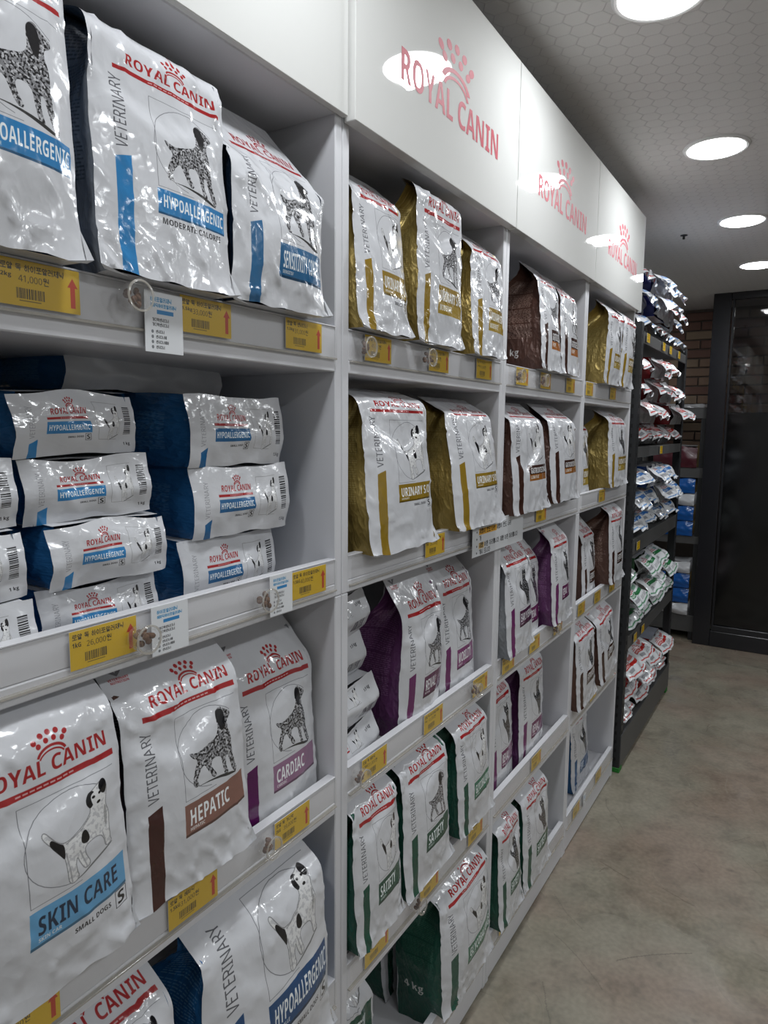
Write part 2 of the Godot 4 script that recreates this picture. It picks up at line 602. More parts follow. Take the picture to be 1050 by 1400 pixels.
# front print.  o: title, sub, col, sub_col, ink, beast, size mark, layout, band below
func front(o: Dictionary) -> ImageTexture:
	var W := 512.0
	var H := 800.0
	var c := Canvas.new(int(W), int(H), WHITE_FILM)
	var lay: Array = {"A": [0.0, 0.155, 0.20, 0.585, 0.595, 0.705, 0.50, 0.18], "C": [0.07, 0.27, 0.31, 0.70, 0.715, 0.865, 0.645, 0.34], "D": [0.07, 0.27, 0.30, 0.635, 0.65, 0.785, 0.60, 0.31]}[o.get("lay", "C")]
	var col: Color = o.col
	logo(c, W * 0.16, H * lay[0], W * 0.8, H * (lay[1] - lay[0]), RED)
	if lay[0] > 0.05:   # small mark of the range at the upper corner
		c.shape(PackedVector2Array([Vector2(W * 0.07, H * 0.012), Vector2(W * 0.12, H * 0.012), Vector2(W * 0.135, H * 0.03), Vector2(W * 0.15, H * 0.012), Vector2(W * 0.2, H * 0.012), Vector2(W * 0.135, H * 0.045)]), Color(0.45, 0.45, 0.47), true)
		put_text(c, "VETERINARY", W * 0.06, H * 0.05, W * 0.15, H * 0.011, RED)
		put_text(c, "NUTRITION", W * 0.07, H * 0.064, W * 0.13, H * 0.011, RED)
	put_text_up(c, "VETERINARY", W * 0.13, H * lay[7], W * 0.075, H * (lay[6] - lay[7] - 0.02), GREY_INK)
	c.shape(PackedVector2Array([Vector2(W * 0.125, H * (lay[6] + 0.02)), Vector2(W * 0.225, H * lay[6]), Vector2(W * 0.225, H), Vector2(W * 0.125, H)]), o.get("stripe", col), true)
	# fine construction lines round the animal
	var ax := W * 0.40
	var aw := W * 0.54
	var ay: float = H * lay[2]
	var ah: float = H * (lay[3] - lay[2])
	var thin := Color(0.38, 0.38, 0.40)
	c.line(PackedVector2Array([Vector2(ax + aw, ay), Vector2(ax, ay), Vector2(ax, ay + ah), Vector2(ax + aw * 0.5, ay + ah)]), 1.6, thin)
	c.arc(ax + aw * 0.5, ay + ah * 0.5, aw * 0.52, ah * 0.47, PI * 0.55, PI * 1.75, 1.6, thin)
	var beast: String = o.get("beast", "setter")
	if beast == "setter":
		setter(c, ax + aw * 0.1, ay + ah * 0.08, aw * 0.88, ah * 0.92, 3)
	elif beast == "terrier":
		terrier(c, ax + aw * 0.12, ay + ah * 0.06, aw * 0.84, ah * 0.92, 5)
	else:
		cat(c, ax + aw * 0.14, ay + ah * 0.04, aw * 0.74, ah * 0.96, 9)
	# name plate
	var ly: float = H * lay[4]
	var lh: float = H * (lay[5] - lay[4])
	c.rect(ax - W * 0.01, ly, W * 0.57, lh, col)
	c.rect(ax - W * 0.01, ly + lh * 0.92, W * 0.57, lh * 0.08, col.darkened(0.35))
	var title: String = o.title
	put_text(c, title, ax + W * 0.03, ly + lh * 0.2, minf(W * 0.52, title.length() * W * 0.052), lh * (0.44 if o.has("sub") and o.has("sub_col") else 0.5), o.get("ink", Color(0.9, 0.91, 0.92)))
	if o.has("sub"):
		if o.has("sub_col"):
			c.rect(ax - W * 0.01, ly + lh * 0.72, W * 0.57, lh * 0.5, o.sub_col)
			put_text(c, o.sub, ax + W * 0.03, ly + lh * 0.8, o.sub.length() * W * 0.034, lh * 0.26, Color(0.88, 0.88, 0.86))
		else:
			put_text(c, o.sub, ax + W * 0.02, ly + lh * 1.12, o.sub.length() * W * 0.031, lh * 0.24, INK)
	else:
		put_text(c, title.substr(0, 8), ax + W * 0.03, ly + lh * 0.76, W * 0.12, lh * 0.1, Color(0.85, 0.85, 0.85))
	if o.get("s", false):
		put_text(c, "SMALL DOGS", W * 0.62, ly + lh * 1.16, W * 0.22, lh * 0.14, INK)
		c.line(PackedVector2Array([Vector2(W * 0.875, ly + lh * 1.02), Vector2(W * 0.955, ly + lh * 1.02), Vector2(W * 0.955, ly + lh * 1.5), Vector2(W * 0.875, ly + lh * 1.5), Vector2(W * 0.875, ly + lh * 1.02)]), 2.0, INK)
		put_text(c, "S", W * 0.89, ly + lh * 1.08, W * 0.05, lh * 0.36, INK)
	return c.tex()

# end print of a lying bag: the base panel
func end_print(col: Color, weight: String, mark: bool, title := "HYPOALLERGENIC") -> ImageTexture:
	var W := 512.0
	var H := 256.0
	var c := Canvas.new(int(W), int(H), WHITE_FILM)
	put_text_up(c, "VETERINARY", W * 0.09, H * 0.2, W * 0.04, H * 0.5, Color(0.55, 0.55, 0.57))
	c.shape(PackedVector2Array([Vector2(W * 0.09, H * 0.78), Vector2(W * 0.155, H * 0.72), Vector2(W * 0.155, H), Vector2(W * 0.09, H)]), col, true)
	logo(c, W * 0.22, H * 0.1, W * 0.34, H * 0.32, RED)
	c.rect(W * 0.22, H * 0.45, W * 0.35, H * 0.19, col)
	put_text(c, title, W * 0.235, H * 0.5, W * 0.32, H * 0.09, Color(0.9, 0.91, 0.92))
	if mark:
		put_text(c, "SMALL DOGS", W * 0.38, H * 0.69, W * 0.12, H * 0.03, INK)
		c.line(PackedVector2Array([Vector2(W * 0.515, H * 0.66), Vector2(W * 0.56, H * 0.66), Vector2(W * 0.56, H * 0.77), Vector2(W * 0.515, H * 0.77), Vector2(W * 0.515, H * 0.66)]), 1.6, INK)
		put_text(c, "S", W * 0.525, H * 0.675, W * 0.026, H * 0.08, INK)
	c.line(PackedVector2Array([Vector2(W * 0.82, H * 0.16), Vector2(W * 0.62, H * 0.16), Vector2(W * 0.62, H * 0.76), Vector2(W * 0.8, H * 0.76)]), 1.4, Color(0.5, 0.5, 0.5))
	terrier(c, W * 0.66, H * 0.18, W * 0.17, H * 0.6, 4)
	var r := RandomNumberGenerator.new()
	r.seed = 11
	var y := H * 0.2
	while y < H * 0.68:
		var t := r.randf_range(1.5, 6.0)
		c.rect(W * 0.87, y, W * 0.075, t, INK)
		y += t + r.randf_range(2.0, 5.0)
	put_text(c, weight, W * 0.87, H * 0.82, W * 0.07, H * 0.07, INK)
	return c.tex()

func pale_end() -> ImageTexture:
	var c := Canvas.new(384, 200, WHITE_FILM)
	c.line(PackedVector2Array([Vector2(230, 12), Vector2(120, 12), Vector2(120, 90), Vector2(228, 90)]), 1.4, Color(0.5, 0.5, 0.5))
	terrier(c, 150, 14, 74, 80, 4)
	put_text(c, "1.5 kg", 272, 44, 58, 18, INK)
	logo(c, 14, 14, 96, 60, RED)
	var r := RandomNumberGenerator.new()
	r.seed = 21
	var x := 236.0
	while x < 330.0:
		var t := r.randf_range(1.5, 5.0)
		c.rect(x, 124, t, 50, INK)
		x += t + r.randf_range(2.0, 4.0)
	return c.tex()

func pouch_print(col: Color, sd: int) -> ImageTexture:
	var c := Canvas.new(256, 160, Color(0.80, 0.81, 0.82))
	var r := RandomNumberGenerator.new()
	r.seed = sd
	logo(c, 26, 12, 96, 46, col if col.r > 0.4 else RED)
	c.rect(26, 66, 190, 26, col)
	put_text(c, "ADULT", 34, 72, 60, 14, Color(0.9, 0.9, 0.9))
	c.rect(132, 20, 84, 30, Color(col, 0.5))
	c.rect(40, 104, 60, 22, Color(0.4, 0.4, 0.42, 0.6))
	for k in 9:
		c.rect(150 + k * 7, 108, r.randf_range(1.5, 3.5), 22, Color(INK, 0.6))
	c.rect(8, 140, 240, 8, Color(col, 0.7))
	return c.tex()

func price_print(words: Array, price: String, size: String, blurred := false) -> ImageTexture:
	var W := 384.0
	var H := 192.0
	var c := Canvas.new(int(W), int(H), Color(0.83, 0.68, 0.06))
	var ink := Color(0.16, 0.13, 0.05)
	put_hangul(c, ROYAL_DOG + words, 16, 18, 27, 3.6, ink)
	put_text(c, size, 14, 58, 13.0 * size.length() + 8.0, 24, ink)
	put_text(c, price, 92, 62, 18.0 * price.length(), 32, Color(ink, 0.85), false)
	put_hangul(c, WON, 98 + 18.0 * price.length(), 60, 32, 3.4, ink)
	var r := RandomNumberGenerator.new()
	r.seed = price.hash()
	var x := 80.0
	while x < 205.0:
		var t := r.randf_range(2.0, 6.0)
		c.rect(x, 116, t, 44, ink)
		x += t + r.randf_range(2.0, 5.0)
	c.rect(92, 166, 100, 5, Color(ink, 0.5))
	var red := Color(0.74, 0.20, 0.08)
	c.shape(PackedVector2Array([Vector2(322, 78), Vector2(348, 36), Vector2(374, 78), Vector2(360, 78), Vector2(360, 168), Vector2(336, 168), Vector2(336, 78)]), red, true)
	return c.tex()

func card_print() -> ImageTexture:
	var c := Canvas.new(160, 176, Color(0.84, 0.85, 0.86))
	var r := RandomNumberGenerator.new()
	r.seed = 5
	put_hangul(c, HYPO, 24, 16, 13, 2.0, Color(0.2, 0.5, 0.7))
	put_hangul(c, HEPA + HYPO, 24, 34, 11, 1.8, Color(0.2, 0.5, 0.7))
	c.rect(50, 52, 70, 12, Color(0.2, 0.5, 0.72))
	for k in 2:
		put_hangul(c, CARD + SENS, 30, 76 + k * 14, 10, 1.5, INK)
	for k in 4:
		c.ellipse(30, 116 + k * 15, 5, 5, Color(0.45, 0.46, 0.48))
		put_hangul(c, (SENS + HEPA).slice(0, 4 + k % 3), 44, 111 + k * 15, 9, 1.4, INK)
	return c.tex()

func notice_print() -> ImageTexture:
	var c := Canvas.new(640, 160, Color(0.80, 0.81, 0.82))
	c.rect(70, 30, 210, 30, Color(0.83, 0.62, 0.25))
	c.rect(70, 98, 60, 28, Color(0.83, 0.70, 0.45))
	for row in [[30.0, [["j", "e", ""], ["p", "u", "m"], ["o", "i", ""], "", ["h", "a", "n"], ["d", "oh", ""], "", ["n", "a", "e"], ["r", "eo", ""]]], [64.0, [["g", "eo", ""]]], [98.0, [["j", "e", ""], ["p", "u", "m"], "", ["o", "i", ""], ["o", "oh", "n"], "", ["j", "a", ""], ["r", "i", ""], ["r", "eu", "r"], ["n", "i", ""], ["d", "a", ""]]], [130.0, [["g", "e", ""], ["s", "i", ""], "", ["d", "oh", ""], ["n", "i", ""], ["d", "a", ""]]]]:
		c.ellipse(48, row[0] + 14, 5, 5, INK)
		var ws: Array = []
		for sy in row[1]:
			ws.append(sy if sy is String else [sy[0], sy[1], sy[2] if sy[2] in ["", "g", "n", "r", "m", "s"] else ""])
		var x := put_hangul(c, ws, 76, row[0], 24, 3.4, INK)
		if row[0] in [30.0, 98.0]:
			put_hangul(c, ws, x + 14, row[0], 24, 3.4, INK)
	return c.tex()

# ---------------------------------------------------------------- standing food bag
func ss(a: float, b: float, x: float) -> float:
	return smoothstep(a, b, x)

func profile(t: float, hs: float, ty: float, back: float, lean: float) -> Vector2:   # (y, z) along the front panel, 0 bottom .. 1 top seal
	var lt := Vector2(ty - hs, back).length()
	var a := hs / (hs + lt)
	var sum := Vector2.ZERO
	for k in 5:
		var q := clampf(t + (k - 2) * 0.022 * minf(1.0, minf(t, 1.0 - t) * 12.0), 0.0, 1.0)
		if q < a:
			sum += Vector2(hs * q / a, -lean * q / a)
		else:
			var r := (q - a) / (1.0 - a)
			sum += Vector2(hs + (ty - hs) * r, -lean - back * r)
	return sum / 5.0

func bag(o: Dictionary) -> Node3D:
	var w: float = absf(o.zl - o.zr)
	var d: float = o.get("d", 0.09)
	var hs: float = o.hs
	var ty: float = o.get("ty", hs + 0.03)
	var back: float = o.get("back", 0.05)
	var lean: float = o.get("lean", 0.015)
	var bulge: float = o.get("bulge", 0.012)
	var sd: int = o.get("sd", 1)
	var drop: float = o.get("drop", 0.0)
	var xf: float = o.get("x", 0.02)
	var v0: float = o.get("v0", 0.0)
	var amp: float = o.get("amp", 1.0)
	var root := thing("pet_food_bag", Vector3(xf, o.y, (o.zl + o.zr) * 0.5), o.label, "bag", o.get("group", ""))
	root.rotation = Vector3(0, PI / 2 + deg_to_rad(o.get("yaw", 0.0)), 0)
	if o.has("roll"):
		root.rotate_object_local(Vector3(0, 0, 1), deg_to_rad(o.roll))
	var fr := RandomNumberGenerator.new()
	fr.seed = 500 + sd
	var fold_at := fr.randf_range(0.72, 0.95)
	var fold_k := fr.randf_range(0.25, 0.75)
	var fold_x := fr.randf_range(-0.25, 0.25) * w
	var fold_d := fr.randf_range(0.003, 0.009)
	var nu := 30
	var nv := 54
	var lt := Vector2(ty - hs, back).length()
	var a := hs / (hs + lt)
	var P := []
	var UV := []
	for j in nv + 1:
		var t := float(j) / nv
		var pf := profile(t, hs, ty, back, lean)
		var row := []
		var ur := []
		var rel := clampf(t / a, 0.0, 1.0)
		for i in nu + 1:
			var s := float(i) / nu
			var e := absf(2.0 * s - 1.0)
			var ww := w * (1.0 - 0.05 * t * t) + 0.004
			var x := (s - 0.5) * ww
			var y := pf.x
			var z := pf.y
			z += bulge * pow(sin(PI * clampf(rel * 0.93 + 0.05, 0.0, 1.0)), 0.7) * (1.0 - pow(e, 2.6))
			# creases: strongest at the shoulder, the foot and the long edges
			var zone := 0.35 + 1.1 * exp(-pow((t - a) / 0.13, 2.0)) + 0.8 * exp(-pow(t / 0.13, 2.0)) + 0.35 * pow(e, 3.0)
			var nz := wr.get_noise_3d(x * 100.0, y * 70.0 + z * 40.0, sd * 31.7)
			var nz2 := wr2.get_noise_3d(x * 100.0 + y * 40.0, y * 100.0 - x * 30.0, sd * 17.3)
			z += amp * zone * (0.0034 * nz + 0.0030 * pow(maxf(0.0, nz2 + 0.15), 3.0)) * (1.0 - 0.6 * pow(t, 6.0))
			# slack fold: above a slanting line the film sags back a little
			var fold := hs * fold_at - (w * 0.5 - absf(x - fold_x)) * fold_k
			z -= amp * fold_d * (1.0 / (1.0 + exp(-(y - fold) / 0.004))) * (1.0 - ss(0.0, 0.09, y - fold)) * (1.0 - pow(e, 4.0))
			# foot of the panel kicks out a little over its fold
			z += 0.005 * pow(maxf(0.0, 1.0 - t / 0.09), 2.0) * (0.5 + 0.5 * e)
			x += 0.003 * amp * wr.get_noise_2d(y * 90.0, sd * 9.0 + (1.0 if s > 0.5 else 0.0) * 40.0) * e
			if t == 0.0 or t < 0.03:
				y += 0.004 * wr.get_noise_2d(x * 120.0, sd * 3.0) * (1.0 - t / 0.03)
			row.append(Vector3(x, y, z))
			ur.append(Vector2(s, clampf((1.0 - t - v0) / (1.0 - v0), 0.002, 0.998)))
		P.append(row)
		UV.append(ur)
	part("front_panel", grid(P, Vector3(0, 0, 1), UV), M[o.tex], root)
	# gussets and back
	var nd := 9
	var B := []
	for j in nv + 1:
		var t := float(j) / nv
		var f0: Vector3 = P[j][0]
		var f1: Vector3 = P[j][nu]
		var dd := d * (1.0 - ss(0.5, 1.0, t)) + 0.004
		B.append([Vector3(f0.x + 0.006, f0.y, f0.z - dd), Vector3(f1.x - 0.006, f1.y, f1.z - dd)])
	for side in 2:
		var G := []
		for j in nv + 1:
			var t := float(j) / nv
			var f: Vector3 = P[j][0 if side == 0 else nu]
			var sgn := 1.0 if side == 0 else -1.0
			f.x += 0.005 * sgn
			f.z -= 0.001
			var b: Vector3 = B[j][side]
			var row := []
			for i in nd + 1:
				var r := float(i) / nd
				var p := f.lerp(b, r)
				var closed := ss(0.35, 1.0, t)
				var tuck := (1.0 - absf(2.0 * r - 1.0)) * d * (0.05 + 0.36 * closed)
				tuck -= 0.012 * sin(PI * r) * (1.0 - closed) * minf(1.0, t * 8.0)
				tuck += amp * 0.007 * wr.get_noise_3d(p.z * 120.0, p.y * 90.0, sd * 5.0 + side * 70.0) * minf(1.0, r * 5.0)
				p.x += tuck * sgn
				p.y -= drop * ss(0.036, 0.05, r * d) * pow(1.0 - t, 10.0)
				row.append(p)
			G.append(row)
		B.append(G[0].duplicate())
		if side == 0:   # print runs from the back edge to the front edge on this side
			for row in G:
				row.reverse()
		part("gusset", grid(G, Vector3(-1.0 if side == 0 else 1.0, 0, 0)), M[o.gus], root)
	var base0: Array = B[nv + 1]
	var base1: Array = B[nv + 2]
	part("base", grid([base0, base1], Vector3(0, -1, 0)), M.film_plain, root)
	var K := []
	for j in range(0, nv + 1, 4):
		var q: Array = B[j]
		var y: float = q[0].y - drop * pow(1.0 - float(j) / nv, 10.0)
		K.append([Vector3(q[0].x, y, q[0].z), Vector3(0, y, q[0].z - 0.006 * sin(PI * j / nv)), Vector3(q[1].x, y, q[1].z)])
	part("back_panel", grid(K, Vector3(0, 0, -1)), M.film_plain, root)
	# folded seal corners at the foot
	for side in 2:
		var sgn := -1.0 if side == 0 else 1.0
		var c: Vector3 = P[0][0 if side == 0 else nu]
		var up: Vector3 = P[5][0 if side == 0 else nu]
		var out := c + Vector3(sgn * 0.006, 0.004, 0.003)
		var st := newst()
		tri(st, c, up, out, Vector3(0, 0, 1))
		tri(st, c, out, c + Vector3(-sgn * 0.03, -0.003, 0.001), Vector3(0, 0, 1))
		part("corner_fold", st.commit(), M.film_plain, root)
	return root

# ---------------------------------------------------------------- bag lying on its back, base outward
func lying(w: float, hh: float, L: float, end_mat: Material, side_mat: Material, top_mat: Material, sd: int, ridge: float, amp: float, tip: float, called := "pet_food_bag", flap: Material = null) -> Node3D:
	var root := Node3D.new()
	root.name = called
	var nu := 18
	var nv := 12
	var P := []
	for j in nv + 1:
		var t := float(j) / nv
		var row := []
		for i in nu + 1:
			var s := float(i) / nu
			var e := absf(2.0 * s - 1.0)
			var x := (s - 0.5) * (w + 0.008) * (1.0 + tip * pow(absf(2.0 * t - 1.0), 2.0) * e)
			var y := t * hh
			y += 0.10 * hh * wr.get_noise_2d(x * 55.0, sd * 13.0 + (20.0 if t > 0.5 else 0.0)) * amp * absf(2.0 * t - 1.0)
			var z := ridge * (1.0 - absf(2.0 * t - 0.9)) - 0.006 * pow(e, 4.0)
			z += amp * (0.006 * wr.get_noise_3d(x * 90.0, y * 110.0, sd * 7.7) + 0.003 * wr2.get_noise_3d(x * 100.0, y * 120.0, sd * 3.3))
			row.append(Vector3(x, maxf(y, 0.0005), z))
		P.append(row)
	part("base_panel", grid(P, Vector3(0, 0, 1)), end_mat, root)
	if flap != null:   # flattened printed seal sticking out over the end and curling
		var F := []
		for j in 7:
			var t := j / 6.0
			var row := []
			for i in nu + 1:
				var s := float(i) / nu
				var curl := wr.get_noise_2d(s * 22.0, sd * 5.0 + t * 6.0)
				var x := (s - 0.5) * w * (1.0 + 0.10 * t) + 0.006 * curl
				var y := hh * 0.93 - 0.045 * t * t - 0.016 * t + 0.026 * t * curl
				var z: float = P[nv][i].z + 0.002 + 0.088 * t - 0.012 * t * absf(2.0 * s - 1.0) + 0.014 * t * curl
				row.append(Vector3(x, y, z))
			F.append(row)
		F.reverse()
		part("seal_flap", grid(F, Vector3(0, 0.7, 0.7)), flap, root)
	var nk := 10
	var prof := func(k: float, s: float, t: float) -> Vector3:   # body surface: k depth, s across, t up
		var ww := (w - 0.008) * (1.0 + 0.06 * sin(PI * k) - 0.12 * k)
		var thin := 1.0 - 0.75 * ss(0.55, 1.0, k)
		var x := (s - 0.5) * ww
		var y := hh * (0.5 + (t - 0.5) * thin * (1.0 + 0.10 * sin(PI * minf(1.0, k * 1.3)))) - hh * 0.38 * (1.0 - thin) * 0.6
		return Vector3(x, maxf(y, 0.001 + 0.002 * t), -0.004 - k * L)
	for side in 2:
		var G := []
		for j in nv + 1:
			var t := float(j) / nv
			var row := []
			for i in nk + 1:
				var k := float(i) / nk
				var p: Vector3 = prof.call(k, float(side), t)
				var sgn := -1.0 if side == 0 else 1.0
				p.x += sgn * (0.010 * sin(PI * t) * minf(1.0, k * 6.0) + amp * 0.005 * wr.get_noise_3d(p.z * 90.0, p.y * 110.0, sd * 4.0 + side * 9.0))
				row.append(p)
			if side == 0:
				row.reverse()
			G.append(row)
		part("gusset", grid(G, Vector3(-1.0 if side == 0 else 1.0, 0, 0)), side_mat, root)
	for side in 2:
		var G := []
		for i in nk + 1:
			var k := float(i) / nk
			var row := []
			for j in 9:
				var s := j / 8.0
				var p: Vector3 = prof.call(k, s, float(side))
				if side == 1:
					p.y += 0.008 * sin(PI * s) * sin(PI * minf(1.0, k * 1.2 + 0.1)) * 0.0 + amp * 0.004 * wr.get_noise_3d(p.x * 90.0, p.z * 90.0, sd * 6.0) * sin(PI * s)
				row.append(p)
			G.append(row)
		part("front_panel" if side == 1 else "back_panel", grid(G, Vector3(0, 1.0 if side == 1 else -1.0, 0)), top_mat, root)
	return root

func place(proto: Node3D, called: String, at: Vector3, rot: Vector3, label: String, category: String, group: String, first := false) -> Node3D:
	var r: Node3D = proto if first else proto.duplicate()
	r.name = numbered(called)
	add_child(r)
	r.position = at
	r.rotation = rot
	tag(r, label, category, group)
	return r

# ---------------------------------------------------------------- small shop things
func price_tag(z: float, shelf: int, m: Material, label: String, x := 0.0035) -> void:
	var o := part("price_tag", tag_mesh, m, self, Vector3(x, [1.6345, 1.2595, 0.8785, 0.4945, 0.108][shelf], z))
	tag(o, label, "price tag", "yellow price tags")

var tag_mesh: ArrayMesh
func flat_card(w: float, h: float) -> ArrayMesh:   # a card facing +x, printed face with uv, 1 mm thick
	var st := newst()
	add_box(st, Vector3(-0.0006, 0, 0), Vector3(0.001, h, w), 0.0002)
	var m: ArrayMesh = st.commit()
	var P := [[Vector3(0, -h / 2, w / 2), Vector3(0, -h / 2, -w / 2)], [Vector3(0, h / 2, w / 2), Vector3(0, h / 2, -w / 2)]]
	var g := grid(P, Vector3(1, 0, 0))
	m.add_surface_from_arrays(Mesh.PRIMITIVE_TRIANGLES, g.surface_get_arrays(0))
	return m

func card(called: String, w: float, h: float, at: Vector3, m: Material, label: String, category: String, turn := Vector3.ZERO) -> void:
	var mesh := flat_card(w, h)
	var o := MeshInstance3D.new()
	o.name = numbered(called)
	o.mesh = mesh
	o.set_surface_override_material(0, M.card_white)
	o.set_surface_override_material(1, m)
	add_child(o)
	o.position = at
	o.rotation = turn
	tag(o, label, category)

func make_jar() -> Node3D:
	var r := Node3D.new()
	r.name = "sample_jar"
	var cup := part("cup", lathe([Vector2(0.0, 0.0005), Vector2(0.014, 0.0005), Vector2(0.0148, 0.004), Vector2(0.0148, 0.020), Vector2(0.0142, 0.0205)]), M.clear, r)
	cup.rotation.z = -PI / 2
	var lid := part("lid", lathe([Vector2(0.0166, 0.012), Vector2(0.0170, 0.013), Vector2(0.0170, 0.0235), Vector2(0.0162, 0.0245), Vector2(0.0125, 0.0245), Vector2(0.0118, 0.0225), Vector2(0.0, 0.0225)]), M.clear, r)
	lid.rotation.z = -PI / 2
	var rim := part("lid_rim", lathe([Vector2(0.0150, 0.0205), Vector2(0.0171, 0.0208), Vector2(0.0171, 0.0222), Vector2(0.0150, 0.0225)]), M.jar_rim, r)
	rim.rotation.z = -PI / 2
	var st := newst()
	var rr := RandomNumberGenerator.new()
	rr.seed = 4
	for k in 11:
		var sp := SphereMesh.new()
		sp.radius = 0.0042
		sp.height = 0.0066
		sp.radial_segments = 10
		sp.rings = 5
		var an := rr.randf() * TAU
		var ra := 0.009 * sqrt(rr.randf())
		st.append_from(sp, 0, Transform3D(Basis.from_euler(Vector3(rr.randf() * 3, rr.randf() * 3, 0)), Vector3(rr.randf_range(0.006, 0.016), cos(an) * ra - 0.001, sin(an) * ra)))
	var kb := part("kibble", st.commit(), M.kibble, r)
	kb.set_meta("kind", "stuff")
	return r

func ceiling_light(at: Vector3, label: String) -> void:
	var o := thing("ceiling_downlight", at, label, "ceiling light", "round recessed downlights")
	part("trim_ring", lathe([Vector2(0.086, -0.001), Vector2(0.087, -0.007), Vector2(0.094, -0.008), Vector2(0.099, -0.004), Vector2(0.100, 0.0)], 48), M.white_metal, o)
	part("light_diffuser", lathe([Vector2(0.0, -0.016), Vector2(0.05, -0.0145), Vector2(0.076, -0.011), Vector2(0.086, -0.005), Vector2(0.0865, -0.002)], 48), M.glow, o)
	var l := AreaLight3D.new()
	l.name = "light"
	l.area_size = Vector2(0.12, 0.12)
	l.area_normalize_energy = true
	l.light_energy = LAMP
	l.light_color = Color(0.965, 0.985, 1.0)
	l.area_range = 12.0
	l.shadow_enabled = true
	o.add_child(l)
	l.position = Vector3(0, -0.019, 0)
	l.rotation = Vector3(-PI / 2, 0, 0)

# ================================================================ the scene
const LAMP := 0.50
const GLOW := 14.0

func _ready() -> void:
	# camera
	var cam := Camera3D.new()
	cam.name = "camera"
	cam.keep_aspect = Camera3D.KEEP_HEIGHT
	cam.fov = rad_to_deg(2.0 * atan(700.0 / 943.57))
	cam.near = 0.05
	cam.far = 60.0
	add_child(cam)
	cam.position = Vector3(0.6595, 1.5, 0.0)
	cam.rotation = Vector3(-0.1212, 0.5573, 0.009)
	cam.current = true
	# air and exposure: an indoor place, the sky outside is not seen
	var we := WorldEnvironment.new()
	we.name = "world"
	var env := Environment.new()
	env.background_mode = Environment.BG_COLOR
	env.background_color = Color(0.0, 0.0, 0.0)
	env.tonemap_mode = Environment.TONE_MAPPER_LINEAR
	env.tonemap_exposure = 0.88
	env.sdfgi_enabled = true
	env.ssao_enabled = true
	env.ssil_enabled = true
	we.environment = env
	add_child(we)
	rng.seed = 20
	make_materials()
	# lamps: one row over the aisle, just in front of the shelves
	for z in [0.25, -0.69, -1.63, -2.56, -3.47, -4.41]:
		ceiling_light(Vector3(0.315, CEIL, z), "round white recessed downlight glowing in the patterned ceiling over the aisle")
	for z in [0.25, -0.69, -1.63, -2.56, -3.47, -4.41]:
		for x in [1.6]:
			ceiling_light(Vector3(x, CEIL, z), "round white recessed downlight over the open floor away from the shelves")
	for z in [0.25, -1.63, -3.47]:
		ceiling_light(Vector3(2.8, CEIL, z), "round white recessed downlight over the open floor by the plain side wall")
	ceiling_light(Vector3(1.0, CEIL, -5.54), "round white recessed downlight behind the black glass door")
	room()
	cabinets()
	rack()
	back_rack()
	bags()
	stacks()
	small_things()

